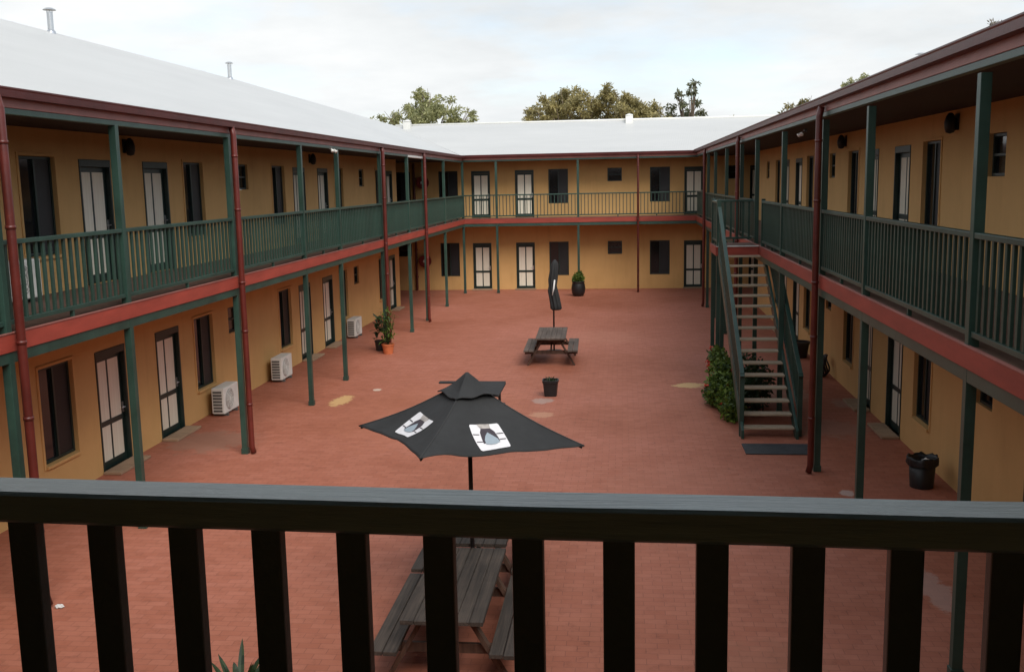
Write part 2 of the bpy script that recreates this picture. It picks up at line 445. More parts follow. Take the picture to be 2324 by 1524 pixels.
def balustrade(wing, p0, p1, pitch=.147, bw_=.05):
    """one bay: the two rails as a mesh, every baluster a child"""
    a, b = Vector((*p0, 0)), Vector((*p1, 0)); d = b-a; L = d.length; d.normalize()
    along = 'X' if abs(d.x) > abs(d.y) else 'Y'
    r = MB()
    r.bar(a+Vector((0, 0, 4.135)), b+Vector((0, 0, 4.135)), .085, .05)
    low_ = MB(); low_.bar(a+Vector((0, 0, 3.265)), b+Vector((0, 0, 3.265)), .06, .05)
    n = max(1, int(L/2.2))
    for k in range(1, n+1):
        p = a + d*(L*k/(n+1)); low_.box(p.x-.022, p.x+.022, p.y-.022, p.y+.022, 3.155, 3.239)
    o = r.build('balustrade', M['green'], wing, .005); low_.build('bottom_rail', M['green'], o, .004)
    m = baluster_mesh(along, bw_); n = int(round(L/pitch))
    for k in range(n):
        p = a + d*(L*(k+.5)/n)
        inst('baluster', m, o, Matrix.Translation((p.x, p.y, 3.29)))
    return o

def post(wing, x, y, z0=0.0, z1=5.52, s=.095):
    m = MB(); m.box(x-s/2, x+s/2, y-s/2, y+s/2, z0, z1)
    m.box(x-s/2-.012, x+s/2+.012, y-s/2-.012, y+s/2+.012, z0, z0+.10) if z0 == 0 else None
    return m.build('post', M['green'], wing, .005)

def downpipe(wing, x, y, out, r=.05, ztop=5.70):
    """out: unit vector towards the court, along which the pipe stands proud of the band"""
    m = MB(); ox, oy = out
    X, Y = x+ox*.13, y+oy*.13
    m.tube([(x+ox*.10, y+oy*.10, ztop), (X, Y, ztop-.14), (X, Y, 3.3), (X, Y, .14), (X+ox*.03, Y+oy*.03, .02)], r, 14)
    for z in (.9, 2.2, 3.05, 4.3, 5.2): m.lathe([(r+.001, z-.02), (r+.007, z-.02), (r+.007, z+.02), (r+.001, z+.02)], (X, Y, 0), 14)
    return m.build('downpipe', M['pipe'], wing, smooth=True)

def edge_run(wing, p0, p1, out, zt_gut, whites=None):
    """gutter, fascia, top beam, red floor band and lower beam along a gallery edge"""
    (x0, y0), (x1, y1) = p0, p1; ox, oy = out
    def run(name, mat, o0, o1, z0, z1, bev=.006, q0=p0, q1=p1):
        m = MB(); xa, ya = q0; xb, yb = q1
        xs = sorted((xa+ox*o0, xb+ox*o1)) if ox else sorted((xa, xb))
        ys = sorted((ya+oy*o0, yb+oy*o1)) if oy else sorted((ya, yb))
        m.box(xs[0], xs[1], ys[0], ys[1], z0, z1); return m.build(name, mat, wing, bev)
    # gutter as an open trough with a rolled lip
    G = zt_gut; prof = [(.035, 0), (.155, 0), (.155, -.012), (.145, -.012), (.145, -.1), (.04, -.1)]
    m = MB(); i0 = 0
    sec = [(.045, -.105), (.150, -.105), (.158, -.03), (.165, -.015), (.165, 0), (.150, 0), (.146, -.03), (.138, -.095), (.055, -.095), (.055, -.005), (.045, -.005)]
    for (x, y) in (p0, p1):
        for a, z in sec: m.v.append((x+ox*a, y+oy*a, G+z))
    n = len(sec)
    for k in range(n): m.f.append((k, (k+1) % n, n+(k+1) % n, n+k))
    m.f.append(tuple(range(n))); m.f.append(tuple(reversed(range(n, 2*n))))
    m.build('gutter', M['gutter'], wing)
    run('fascia', M['fascia'], .0, .042, G-.205, G-.012)
    run('top_beam', M['green'], -.05, .038, G-.275, G-.208)
    run('floor_band', M['red'], .035, .062, 2.955, 3.15)
    run('edge_trim', M['fascia'], .030, .070, 3.153, 3.166, .002)
    run('floor_beam', M['green'], -.05, .045, 2.83, 2.952)

# ------------------------------------------------------------------ LEFT WING
lw = empty('motel_wing', (XLW, 20, 0), 'two storey ochre wing along the left with long white roof, gallery and air conditioners below', 'building', 'wings around the courtyard')
U = 3.12
low, up = [], []
for k in range(-1, 3):
    y = 10.6*k
    for a, b, t in ((13.77, 14.70, 'w'), (15.40, 16.40, 'd'), (17.57, 18.57, 'd'), (19.27, 20.20, 'w')):
        if 9 < a+y < 37.6 and not (k == 2 and a > 16): low.append((a+y, b+y, t)); up.append((a+y, b+y, t))
low += [(21.08, 21.70, 's'), (31.64, 32.26, 's')]; up += [(22.15, 22.77, 's'), (32.78, 33.40, 's'), (11.55, 12.17, 's')]
def holes(lst, z):
    H = []
    for a, b, t in lst:
        H.append((a, b, z+(.60 if t == 'w' else 1.50 if t == 's' else 0.0), z+(2.07 if t != 'd' else 2.05)))
    return H
def fill(wing, side, lst, z):
    for a, b, t in lst:
        if t == 'w': add_window(wing, side, a, b, z+.60, 1.47)
        elif t == 's': add_window(wing, side, a, b, z+1.50, .57, False)
        else: add_door(wing, side, a, b, z+(.03 if z > 1 else 0) - (0 if z < 1 else .0), 2.02 if z > 1 else 2.05, z < 1)
def hole_fix(H): return H
def uholes(lst):
    H = []
    for a, b, t in lst:
        H.append((a, b, U+(.60 if t == 'w' else 1.50 if t == 's' else .03), U+(2.07 if t != 'd' else 2.05)))
    return H
m = MB()
wall_faces(m, 'left', YFW, 38.35, 0, 2.97, holes(low, 0))
wall_faces(m, 'left', YFW, 38.35, 2.97, ZS+.05, uholes(up))
m.quad((XLW, 38.35, 0), (-12.5, 38.35, 0), (-12.5, 38.35, ZS+.05), (XLW, 38.35, ZS+.05))
m.quad((-12.5, 38.35, 0), (-12.5, YBW, 0), (-12.5, YBW, ZS+.05), (-12.5, 38.35, ZS+.05))
m.quad((-17, YFW, 0), (-17, 38.35, 0), (-17, 38.35, ZS), (-17, YFW, ZS))
m.build('wall', M['wall'], lw, recalc=False)
fill(lw, 'left', low, 0); fill(lw, 'left', up, U)
m = MB(); m.box(-12.5, XL+.03, 38.36, YB-.06, 3.05, 3.148); m.box(XLW, XL+.03, YFW, 38.355, 3.05, 3.148)
m.build('gallery_deck', M['deck'], lw)
m = MB()
y = 3.0
while y < 42: m.box(XLW+.01, XL-.055, y, y+.05, 2.90, 3.047); y += .6
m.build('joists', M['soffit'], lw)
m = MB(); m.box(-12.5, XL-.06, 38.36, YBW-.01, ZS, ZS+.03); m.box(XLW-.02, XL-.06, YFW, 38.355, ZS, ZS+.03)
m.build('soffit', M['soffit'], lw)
GL = 5.785
edge_run(lw, (XL, YF+.1), (XL, YB-.09), (1, 0), GL)
LP = [10.17, 12.90, 16.78, 20.68, 23.43, 27.70, 31.30, 33.95, 37.87]
for y in LP: post(lw, XL, y)
for y in (10.24, 16.76, 27.6, 33.55): downpipe(lw, XL, y, (1, 0))
ends = [6.3] + LP + [YB-.05]
for a, b in zip(ends[:-1], ends[1:]): balustrade(lw, (XL, a+.055), (XL, b-.055))
# added white strip standing in for the bright gap under the far left gutter
m = MB(); m.box(XL-.06, XL+.052, 31.36, 33.89, GL-.282, GL-.215)
tag(m.build('top_beam', M['white'], lw, .004), 'white strip added for the bright gap under the left gutter')
# roof
XRg, ZRg = -11.87, 7.97
e = (XL-.02, GL-.004)
m = MB()
m.slab([(e[0], -2.5, e[1]), (e[0], YB-.1, e[1]+.002), (-10.20, 45.92, 7.29), (XRg, 31.1, ZRg), (XRg, -2.5, ZRg)], .03)
m.slab([(XRg, -2.5, ZRg-.004), (XRg, 31.1, ZRg-.004), (-17.3, 36.5, 5.70), (-17.3, -2.5, 5.70)], .03)
m.slab([(XRg, 31.1, ZRg-.004), (-10.20, 45.92, 7.286), (-17.3, 46, 5.6), (-17.3, 36.5, 5.70)], .03)
rf = m.build('roof', M['roof_y'], lw)

def flue(parent, x, y, z, h, r=.085, cap=.15):
    m = MB(); m.lathe([(r+.05, -.12), (r+.03, .03), (r, .06), (r, h)], (x, y, z), 18)
    for k in range(3):
        a = 2.1*k; m.bar((x+r*math.cos(a), y+r*math.sin(a), z+h-.02), (x+r*math.cos(a), y+r*math.sin(a), z+h+.05), .012, .012)
    m.lathe([(.001, h+.085), (cap*.6, h+.075), (cap, h+.045), (cap, h+.035), (.001, h+.04)], (x, y, z), 18)
    return m.build('flue', M['galv'], parent, smooth=False)
flue(rf, -11.80, 20.55, 7.93, .42, .06, .13); flue(rf, -11.8, 30.3, 7.93, .42, .06, .12)
flue(rf, -12.7, 20.5, 7.55, .55, .08, .19); flue(rf, -12.7, 30.2, 7.55, .56, .08, .17)

# ------------------------------------------------------------------ RIGHT WING
rw = empty('motel_wing', (XRW, 20, 0), 'two storey ochre wing along the right with open timber stairs rising to its gallery', 'building', 'wings around the courtyard')
sg = [(13.80, 14.42, 's'), (16.47, 17.40, 'w'), (18.15, 19.15, 'd'), (20.32, 21.32, 'd'), (21.97, 22.90, 'w'), (24.36, 24.98, 's'),
      (26.97, 27.90, 'w'), (28.68, 29.68, 'd'), (30.85, 31.85, 'd'), (32.50, 33.43, 'w'), (34.94, 35.56, 's')]
low = sg + [(11.60, 12.60, 'd')]; up = sg + [(11.60, 12.60, 'd'), (9.9, 10.83, 'w')]
RE = 37.55
m = MB()
wall_faces(m, 'right', YFW, RE, 0, 2.97, holes(low, 0)); wall_faces(m, 'right', YFW, RE, 2.97, ZS+.05, uholes(up))
m.quad((XRW, RE, 0), (8.5, RE, 0), (8.5, RE, ZS+.05), (XRW, RE, ZS+.05))
m.quad((8.5, RE, 0), (8.5, YBW, 0), (8.5, YBW, ZS+.05), (8.5, RE, ZS+.05))
m.quad((13, YFW, 0), (13, RE, 0), (13, RE, ZS), (13, YFW, ZS))
m.build('wall', M['wall'], rw, recalc=False)
fill(rw, 'right', low, 0); fill(rw, 'right', up, U)
m = MB(); m.box(XR-.03, XRW, YFW, RE-.005, 3.05, 3.148); m.box(XR-.03, 8.5, RE, YB-.06, 3.05, 3.148)
m.build('gallery_deck', M['deck'], rw)
m = MB(); y = 3.0
while y < 42: m.box(XR+.055, XRW-.01, y, y+.05, 2.90, 3.047); y += .6
m.build('joists', M['soffit'], rw)
m = MB(); m.box(XR+.06, XRW+.02, YFW, RE-.005, ZS, ZS+.03); m.box(XR+.06, 8.5, RE, YBW-.01, ZS, ZS+.03)
m.build('soffit', M['soffit'], rw)
GR = 5.835
edge_run(rw, (XR, YF+.1), (XR, YB-.09), (-1, 0), GR)
RP = [5.4, 9.25, 13.22, 16.08, 20.0, 23.9, 26.9, 30.7, 34.3, 37.1]
for y in RP: post(rw, XR, y)
for y in (15.92, 26.75, 37.3): downpipe(rw, XR, y, (-1, 0))
ends = [1.8] + RP[:5]
for a, b in zip(ends[:-1], ends[1:]): balustrade(rw, (XR, a+.055), (XR, b-.055))
balustrade(rw, (XR, 20.055), (XR, 22.72))
post(rw, XR, 22.78, 3.15, 4.2, .08)
ends = RP[5:] + [YB-.05]
for a, b in zip(ends[:-1], ends[1:]): balustrade(rw, (XR, a+.055), (XR, b-.055))
e = (XR+.02, GR-.004); pr = .382
m = MB()
m.slab([(e[0], -2.5, e[1]), (8.8, -2.5, e[1]+pr*(8.8-e[0])), (8.8, 46, e[1]+pr*(8.8-e[0])), (6.6, 45.92, e[1]+pr*(6.6-e[0])), (e[0], YB-.1, e[1]+.002)], .03)
m.slab([(8.8, -2.5, e[1]+pr*(8.8-e[0])-.004), (13.3, -2.5, 6.1), (13.3, 46, 6.1), (8.8, 46, e[1]+pr*(8.8-e[0])-.004)], .03)
rf = m.build('roof', M['roof_y'], rw)
flue(rf, 9.0, 32.4, 7.85, .34, .11, .19); flue(rf, 9.0, 43.4, 7.7, .42, .11, .2)

# ------------------------------------------------------------------ BACK WING
bw = empty('motel_wing', (-1.8, YBW, 0), 'two storey ochre wing closing the far end of the court beneath a white roof', 'building', 'wings around the courtyard')
sg = [(-7.95, -7.10, 'w'), (-6.50, -5.68, 'd'), (-4.59, -3.77, 'd'), (-3.14, -2.29, 'w'), (-.60, .02, 's'), (1.21, 2.06, 'w'), (2.66, 3.48, 'd')]
low = sg + [(-9.85, -9.23, 's'), (5.4, 6.22, 'd')]; up = sg + [(4.50, 5.12, 's'), (5.4, 6.22, 'd'), (-10.05, -9.2, 'w')]
m = MB()
wall_faces(m, 'back', -12.5, 8.5, 0, 2.97, holes(low, 0)); wall_faces(m, 'back', -12.5, 8.5, 2.97, ZS+.05, uholes(up))
m.quad((-17, 49.3, 0), (13, 49.3, 0), (13, 49.3, ZS), (-17, 49.3, ZS))
m.build('wall', M['wall'], bw, recalc=False)
for lst, z in ((low, 0), (up, U)):
    for a, b, t in lst:
        if t == 'w': add_window(bw, 'back', a, b, z+.60, 1.47, False)
        elif t == 's': add_window(bw, 'back', a, b, z+1.50, .57, False)
        else: add_door(bw, 'back', a, b, z+(.03 if z else 0), 2.02 if z else 2.05, z == 0)
m = MB(); m.box(-12.5, 8.5, YB-.03, YBW, 3.05, 3.147); m.build('gallery_deck', M['deck'], bw)
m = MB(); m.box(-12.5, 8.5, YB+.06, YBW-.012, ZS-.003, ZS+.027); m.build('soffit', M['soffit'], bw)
GB = 5.81
edge_run(bw, (XL-.05, YB), (XR+.05, YB), (0, -1), GB)
BP = [XL+.0, -5.23, -1.80, XR]
for x in BP[:3]: post(bw, x, YB)
downpipe(bw, .68, YB, (0, -1), .045)
for a, b in zip(BP[:-1], BP[1:]): balustrade(bw, (a+.055, YB), (b-.055, YB), .147, .030)
m = MB(); zr = 7.285; yr = 45.87
m.slab([(-6.68, YB-.09, GB-.004), (3.12, YB-.09, GB-.004), (6.7, yr, zr), (9.6, yr, zr), (-11.2, yr, zr), (-10.26, yr, zr)][:3] + [(-10.26, yr, zr)], .03)
m.slab([(-13, yr, zr-.003), (9.6, yr, zr-.003), (9.6, 49.6, 5.72), (-13, 49.6, 5.72)], .03)
rf = m.build('roof', M['roof_x'], bw)
m = MB(); m.tube([(-10.2, yr, zr+.012), (6.7, yr, zr+.012)], .05, 8); m.build('ridge_cap', M['white'], rf, smooth=True)
for x in (-9.6, .35):
    m = MB(); m.box(x-.16, x+.16, yr-.42, yr-.1, zr-.3, zr+.14); m.lathe([(.001, .26), (.15, .22), (.17, .17), (.1, .13)], (x, yr-.26, zr), 14)
    m.build('roof_vent', M['white'], rf, .01)

# ------------------------------------------------------------------ FRONT WING (the gallery the photograph is taken from)
fw = empty('motel_wing', (-1.8, YFW, 0), 'near gallery of the fourth wing, with a dark handrail and upright bars across the foreground', 'building', 'wings around the courtyard')
m = MB()
wall_faces(m, 'front', -8.6, 4.95, 0, 2.97, []); wall_faces(m, 'front', -8.6, 4.95, 2.97, ZS+.05, [(-2.9, -2.0, 3.72, 5.19)])
m.build('wall', M['wall'], fw, recalc=False)
add_window(fw, 'front', -2.9, -2.0, 3.72, 1.47, False)
m = MB(); m.box(XL+.04, XR-.04, YFW, YF, 3.05, 3.146); m.build('gallery_deck', M['deck'], fw)
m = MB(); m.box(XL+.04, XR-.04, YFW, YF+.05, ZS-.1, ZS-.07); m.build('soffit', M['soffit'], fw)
m = MB(); m.slab([(XL, YF+.3, 5.75), (XR, YF+.3, 5.75), (XR, -4, 8.1), (XL, -4, 8.1)], .03); m.build('roof', M['roof_x'], fw)
m = MB(); m.box(XL+.2, XR-.2, YF-.02, YF+.03, 2.955, 3.15); m.build('floor_band', M['red'], fw)
m = MB(); m.box(XL+.2, XR-.2, YF-.03, YF+.06, 5.42, 5.72); m.build('fascia', M['fascia'], fw)
def rail_y(x): return 1.585 - .028*(x-.64)
for x in (-4.6, -2.3, 1.9): post(fw, x, rail_y(x), 3.15, 5.5)
m = MB(); nseg = 96; xs = [XL+.1 + (XR-XL-.2)*k/nseg for k in range(nseg+1)]
sec = [(-.046, -.050), (-.046, -.006), (-.040, 0), (.040, 0), (.046, -.006), (.046, -.050), (.040, -.056), (-.040, -.056)]
for x in xs:
    dz = -.004*max(0, 1-((x-.1)/1.1)**2) + .0012*noise.noise((x*3, 0, 0)); dy = .0015*noise.noise((x*2.2, 5, 0))
    for a, z in sec: m.v.append((x, rail_y(x)+a+dy, 4.16+z+dz))
ns = len(sec)
for k in range(nseg):
    for j in range(ns): m.f.append((k*ns+j, k*ns+(j+1) % ns, (k+1)*ns+(j+1) % ns, (k+1)*ns+j))
m.f.append(tuple(range(ns))); m.f.append(tuple(nseg*ns+j for j in reversed(range(ns))))
m2 = MB(); m2.bar((XL+.1, rail_y(XL+.1), 3.265), (XR-.1, rail_y(XR-.1), 3.265), .06, .05)
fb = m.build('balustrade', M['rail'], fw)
m2.build('bottom_rail', M['rail_dark'], fb, .005)
b = MB(); b.box(-.026, .026, -.015, .015, 0, 4.106-3.29); nb = b.mesh('baluster', M['rail_dark'], .004)
for k in range(-42, 20):
    x = -.006+.151*k
    inst('baluster', nb, fb, Matrix.Translation((x, rail_y(x)-.004, 3.29)) @ Matrix.Rotation(-.028, 4, 'Z'))

# ------------------------------------------------------------------ STAIRCASE
st = empty('staircase', (2.65, 18.2, 0), 'steep green staircase with pale timber treads climbing to the right gallery', 'staircase')
NT = 16; y0, dy, rz = 18.18, .298, .1853
tm = MB(); tm.box(-.465, .435, -.015, .235, -.036, 0); tm = tm.mesh('tread', M['tread'], .006)
for k in range(NT):
    inst('tread', tm, st, Matrix.Translation((2.66, y0+dy*k, rz*(k+1))))
slope = rz/dy
for x in (2.165, 3.13):
    m = MB()
    ya, yb = y0-.12, y0+dy*NT-.02
    za = .03; zb = za+slope*(yb-ya)
    m.v += [(x-.025, ya, 0), (x+.025, ya, 0), (x-.025, ya, .16), (x+.025, ya, .16), (x-.025, yb, zb+.10), (x+.025, yb, zb+.10), (x-.025, yb, zb-.16), (x+.025, yb, zb-.16), (x-.025, ya+.2, 0), (x+.025, ya+.2, 0)]
    m.f += [(0, 2, 4, 6, 8), (1, 9, 7, 5, 3), (0, 1, 3, 2), (2, 3, 5, 4), (4, 5, 7, 6), (6, 7, 9, 8), (0, 8, 9, 1)]
    m.build('stringer', M['green'], st, .004)
    x = x if x < 3 else 3.20
    m = MB(); yh0, yh1 = y0+.12, 22.9
    hz = lambda y: .185+slope*(y-y0)+.90
    m.bar((x, yh0-.08, hz(yh0-.08)), (x, yh1, hz(yh1)), .075, .05, (1, 0, 0)) if False else m.bar((x, yh0-.08, hz(yh0-.08)), (x, yh1, hz(yh1)), .08, .05)
    m.bar((x, yh0, hz(yh0)-.78), (x, yh1, hz(yh1)-.78), .05, .045)
    m.box(x-.042, x+.042, yh0-.042, yh0+.042, 0, hz(yh0)+.02)
    h = m.build('handrail', M['green'], st, .005)
    n = int((yh1-yh0)/.147); bm_ = MB(); bm_.box(-.015, .015, -.025, .025, 0, .75); bmm = CACHE.setdefault('stairbal', bm_.mesh('baluster', M['green']))
    for k in range(1, n):
        y = yh0+(yh1-yh0)*k/n; inst('baluster', bmm, h, Matrix.Translation((x, y, hz(y)-.77)))
# landing between the stairs and the gallery edge
lx0, lx1, ly0, ly1 = 2.12, XR-.07, 22.93, 24.35
m = MB(); m.box(lx0, lx1, ly0, ly1, 3.06, 3.149); m.build('landing', M['deck'], st)
m = MB(); m.box(lx0-.03, lx1, ly0-.03, ly0-.004, 2.955, 3.15); m.box(lx0-.03, lx0-.004, ly0-.003, ly1, 2.955, 3.15); m.box(lx0-.03, lx1, ly1+.002, ly1+.03, 2.955, 3.15)
m.build('floor_band', M['red'], st, .003)
m = MB(); m.box(lx0-.01, lx1, ly0-.05, ly0+.06, 3.152, 3.164); m.build('nosing', M['white'], st, .002)
for x, y, zt in ((lx0+.04, ly1-.05, 4.2), (lx0+.04, ly0+.06, 4.2), (lx0+.26, ly1-.05, 2.95)):
    m = MB(); m.box(x-.045, x+.045, y-.045, y+.045, 0, zt); m.build('post', M['green'], st, .004)
def small_bal(par, p0, p1):
    o = balustrade(par, p0, p1); return o
small_bal(st, (lx0+.04, ly0+.11), (lx0+.04, ly1-.10)); small_bal(st, (lx0+.09, ly1-.05), (XR-.05, ly1-.05))

# ------------------------------------------------------------------ door mat at the foot of the stairs
m = MB(); m.box(2.10, 3.25, 17.02, 17.70, .004, .018)
tag(m.build('door_mat', M['rubber'], None, .004), 'dark grey rubber mat lying before the foot of the stairs', 'mat')

# ------------------------------------------------------------------ PICNIC TABLES
def picnic_table(x, y, rz, L, label, mtop, mleg=None, W=.77):
    t = empty('picnic_table', (x, y, 0), label, 'picnic table', 'picnic tables in the courtyard', rz)
    Wt = WORLD[t.name]; mleg = mleg or M['wood_leg']
    m = MB(); n = 6; pw = W/n
    for k in range(n):
        xa = -W/2+k*pw; j = random.uniform(-.008, .008)
        m.box(xa+.0025, xa+pw-.0025, -L/2+j, L/2+j, .70+random.uniform(-.002, .002), .74+random.uniform(-.002, .002))
    m.build('tabletop', mtop, t, .004, local=True, world=Wt)
    for s in (-1, 1):
        m = MB()
        for k in range(2):
            xa = s*.56 + (-.135 + k*.135); j = random.uniform(-.008, .008)
            m.box(xa+.004, xa+.131, -L/2+j, L/2+j, .39, .43)
        m.build('seat', mtop, t, .004, local=True, world=Wt)
    for s in (-1, 1):
        y0 = s*(L/2-.28); m = MB()
        for q in (-1, 1): m.bar((q*.20, y0, .69), (q*.60, y0, .0), .045, .09, (0, 1, 0)) 
        m.box(-.68, .68, y0+.026, y0+.066, .29, .385); m.box(-W/2+.03, W/2-.03, y0+.026, y0+.066, .60, .695)
        m.build('leg_frame', mleg, t, .004, local=True, world=Wt)
    m = MB(); m.bar((0, -(L/2-.30), .36), (0, -.12, .69), .04, .07); m.bar((0, L/2-.30, .36), (0, .12, .69), .04, .07)
    m.build('brace', mleg, t, .004, local=True, world=Wt)
    return t
picnic_table(-1.645, 9.48, 0, 1.88, 'weathered grey picnic table close behind the foreground railing bars, nearest the viewer', M['wood_grey'])
picnic_table(-1.66, 11.48, 0, 1.88, 'grey picnic table mostly hidden by the handrail, just past the open umbrella pole', M['wood_grey'])
picnic_table(-1.83, 26.16, R(1.5), 2.02, 'brown picnic table in mid court beneath the folded umbrella', M['wood_brown'])
# dark table half seen behind the canopy of the open umbrella
t = empty('side_table', (-2.85, 19.0, 0), 'dark low table half hidden behind the top of the open umbrella', 'table')
m = MB(); m.box(-3.35, -2.30, 18.35, 19.55, .70, .735); m.box(-3.66, -2.32, 19.555, 19.70, .705, .735); m.build('tabletop', M['canvas'], t, .006)
for x in (-3.25, -2.42):
    for y in (18.45, 19.45):
        m = MB(); m.box(x-.025, x+.025, y-.025, y+.025, 0, .698); m.build('leg', M['black_pole'], t, .004)

# ------------------------------------------------------------------ OPEN UMBRELLA
UX, UY = -1.64, 10.475
um = empty('patio_umbrella', (UX, UY, 0), 'open black market umbrella with two white printed panels over the grey tables', 'umbrella')
m = MB(); m.tube([(UX, UY, .03), (UX, UY, 2.62)], .024, 16); m.build('pole', M['black_pole'], um, smooth=True)
m = MB(); m.box(UX-.045, UX+.045, UY-.25, UY+.25, .0, .03); m.lathe([(.055, .03), (.05, .25), (.03, .26)], (UX, UY, 0), 16); m.build('base', M['black_pole'], um)
APEX = Vector((UX-.01, UY, 2.60))
CRN = [Vector((-2.95, 10.81, 1.995)), Vector((-1.925, 9.17, 2.085)), Vector((-.385, 10.03, 1.995)), Vector((-1.40, 11.75, 2.05))]
def face_pt(i, u, v, off=0.0):
    """i: face between corner i and i+1; u along the hem, v from apex (0) to hem (1)"""
    A, B = CRN[i], CRN[(i+1) % 4]
    def ridge(C): 
        p = APEX.lerp(C, v); p.z -= .05*math.sin(math.pi*v); return p
    p = ridge(A).lerp(ridge(B), u)
    c = 4*u*(1-u)
    inward = Vector((APEX.x-p.x, APEX.y-p.y, 0))
    sag = {0: .12, 1: .03, 2: .08, 3: .10}[i]
    p += inward*(sag*c*v*v)
    p.z -= .07*c*v*(1.2-v)
    if i == 1: p.z += .030*math.sin(4.2*u*3.14)*v*v*(1-u)**2
    p.z += v*(.014*noise.noise((u*3.1+i*7, v*2.3, 0)) + .006*math.sin(14*u+6*v+i) * (1-abs(2*u-1)) + .010*noise.noise((u*9+i*3, v*1.2, 4)))*min(1, 6*u*(1-u))
    if off:
        e = 1e-3
        a = face_pt(i, u+e, v)-face_pt(i, u-e, v); b = face_pt(i, u, v+e)-face_pt(i, u, v-e)
        nn = a.cross(b).normalized()
        if nn.z < 0: nn = -nn
        p += nn*off
    return p
m = MB(); N = 22
for i in range(4):
    for a in range(N):
        for b in range(N):
            u0, u1 = a/N, (a+1)/N; v0, v1 = .02+.98*b/N, .02+.98*(b+1)/N
            m.quad(face_pt(i, u0, v0), face_pt(i, u1, v0), face_pt(i, u1, v1), face_pt(i, u0, v1))
bmx = m.mesh('canopy', M['canvas'])
bm = bmesh.new(); bm.from_mesh(bmx); bmesh.ops.remove_doubles(bm, verts=bm.verts, dist=.0008); bmesh.ops.recalc_face_normals(bm, faces=bm.faces)
for f in bm.faces: f.smooth = True
for e_ in bm.edges:
    if len(e_.link_faces) == 2 and e_.calc_face_angle(0) > R(9): e_.smooth = False
bm.transform(WORLD[um.name].inverted()); bm.to_mesh(bmx); bm.free()
can = inst('canopy', bmx, um, WORLD[um.name])
sm = can.modifiers.new('thickness', 'SOLIDIFY'); sm.thickness = .006; sm.offset = -1
m = MB()
for i in range(4):
    m.tube([face_pt(i, 0, v, 0)-Vector((0, 0, .03)) for v in (.04, .3, .6, .98)], .011, 6)
m.build('ribs', M['black_pole'], um)
for i in range(4):
    m = MB(); m.tube([face_pt(i, 0, v, 0)+Vector((0, 0, .002)) for v in [.2+.8*q/14 for q in range(15)]], .007, 6)
    m.build('seam', M['seam'], um, smooth=True)
# vent cap: a small second pyramid standing over the opening, its hem lifted and rumpled
def cap_pt(i, u, v):
    A, B = CRN[i], CRN[(i+1) % 4]
    T = Vector((UX-.01, UY, 2.70))
    k = .27
    a = Vector((UX+(A.x-UX)*k, UY+(A.y-UY)*k, 2.445)); b = Vector((UX+(B.x-UX)*k, UY+(B.y-UY)*k, 2.445))
    p = T.lerp(a, v).lerp(T.lerp(b, v), u)
    c = 4*u*(1-u)
    p.z += .022*c*v*v*(1.4 if i == 1 else .5) + .016*math.sin(7*u+i*2)*v + .014*noise.noise((u*4+i*5, v*3, 2))*v*min(1, 8*u*(1-u)) - .035*math.sin(math.pi*v)*(.4 if i == 1 else 1)
    if v < .3: p.z -= .012*(1-v/.3)
    return p
m = MB(); N = 14
for i in range(4):
    for a in range(N):
        for b in range(N):
            m.quad(cap_pt(i, a/N, .04+.96*b/N), cap_pt(i, (a+1)/N, .04+.96*b/N), cap_pt(i, (a+1)/N, .04+.96*(b+1)/N), cap_pt(i, a/N, .04+.96*(b+1)/N))
cp = m.build('vent_cap', M['canvas'], um)
bm = bmesh.new(); bm.from_mesh(cp.data); bmesh.ops.remove_doubles(bm, verts=bm.verts, dist=.0006); bmesh.ops.recalc_face_normals(bm, faces=bm.faces)
for f in bm.faces: f.smooth = True
bm.to_mesh(cp.data); bm.free(); q = cp.modifiers.new('thickness', 'SOLIDIFY'); q.thickness = .006

def print_panel(i, quad_uv):
    """white printed panel on canopy face i; quad_uv: (u, v) of its top-left, top-right, bottom-right, bottom-left"""
    (a, b, c, d) = [Vector((*q, 0)) for q in quad_uv]
    def S(x, y, off):                       # x, y in 0..1 inside the panel, y down
        q = a.lerp(b, x).lerp(d.lerp(c, x), y); return face_pt(i, q.x, q.y, off)
    def patch(name, outline, mat, off, parent):
        bm = bmesh.new(); vs = [bm.verts.new((x, y, 0)) for x, y in outline]; bm.faces.new(vs)
        bmesh.ops.triangulate(bm, faces=bm.faces[:]); 
        bmesh.ops.subdivide_edges(bm, edges=bm.edges[:], cuts=3, use_grid_fill=True)
        bmesh.ops.triangulate(bm, faces=bm.faces[:])
        mm = MB(); mm.v = [tuple(S(v.co.x, v.co.y, off)) for v in bm.verts]
        bm.verts.index_update(); mm.f = [tuple(v.index for v in f.verts) for f in bm.faces]; bm.free()
        return mm.build(name, mat, parent, smooth=True)
    base = patch('printed_panel', [(.03, 0), (.97, 0), (1, .04), (1, .96), (.96, 1), (.04, 1), (0, .96), (0, .04)], M['print_white'], .007, can)
    patch('arch', [(.22, .72), (.24, .52), (.27, .30), (.34, .16), (.5, .10), (.66, .16), (.74, .30), (.76, .52), (.76, .70)], M['print_dark'], .0095, base)
    patch('keystones', [(.26, .0), (.70, .0), (.66, .16), (.34, .16)], M['print_grey'], .0105, base)
    patch('mound', [(.28, .76), (.30, .60), (.38, .45), (.50, .31), (.62, .45), (.72, .60), (.74, .74), (.60, .80), (.42, .80)], M['print_blue'], .012, base)
    for x0, x1, y in ((.02, .22, .34), (.03, .24, .62), (.76, .98, .38), (.77, .97, .62)):
        patch('joint_line', [(x0, y), (x1, y+.01), (x1, y+.045), (x0, y+.035)], M['print_dark'], .0095, base)
print_panel(1, [(.29, .54), (.62, .55), (.57, .92), (.37, .93)])
print_panel(0, [(.24, .50), (.74, .54), (.59, .88), (.34, .88)])

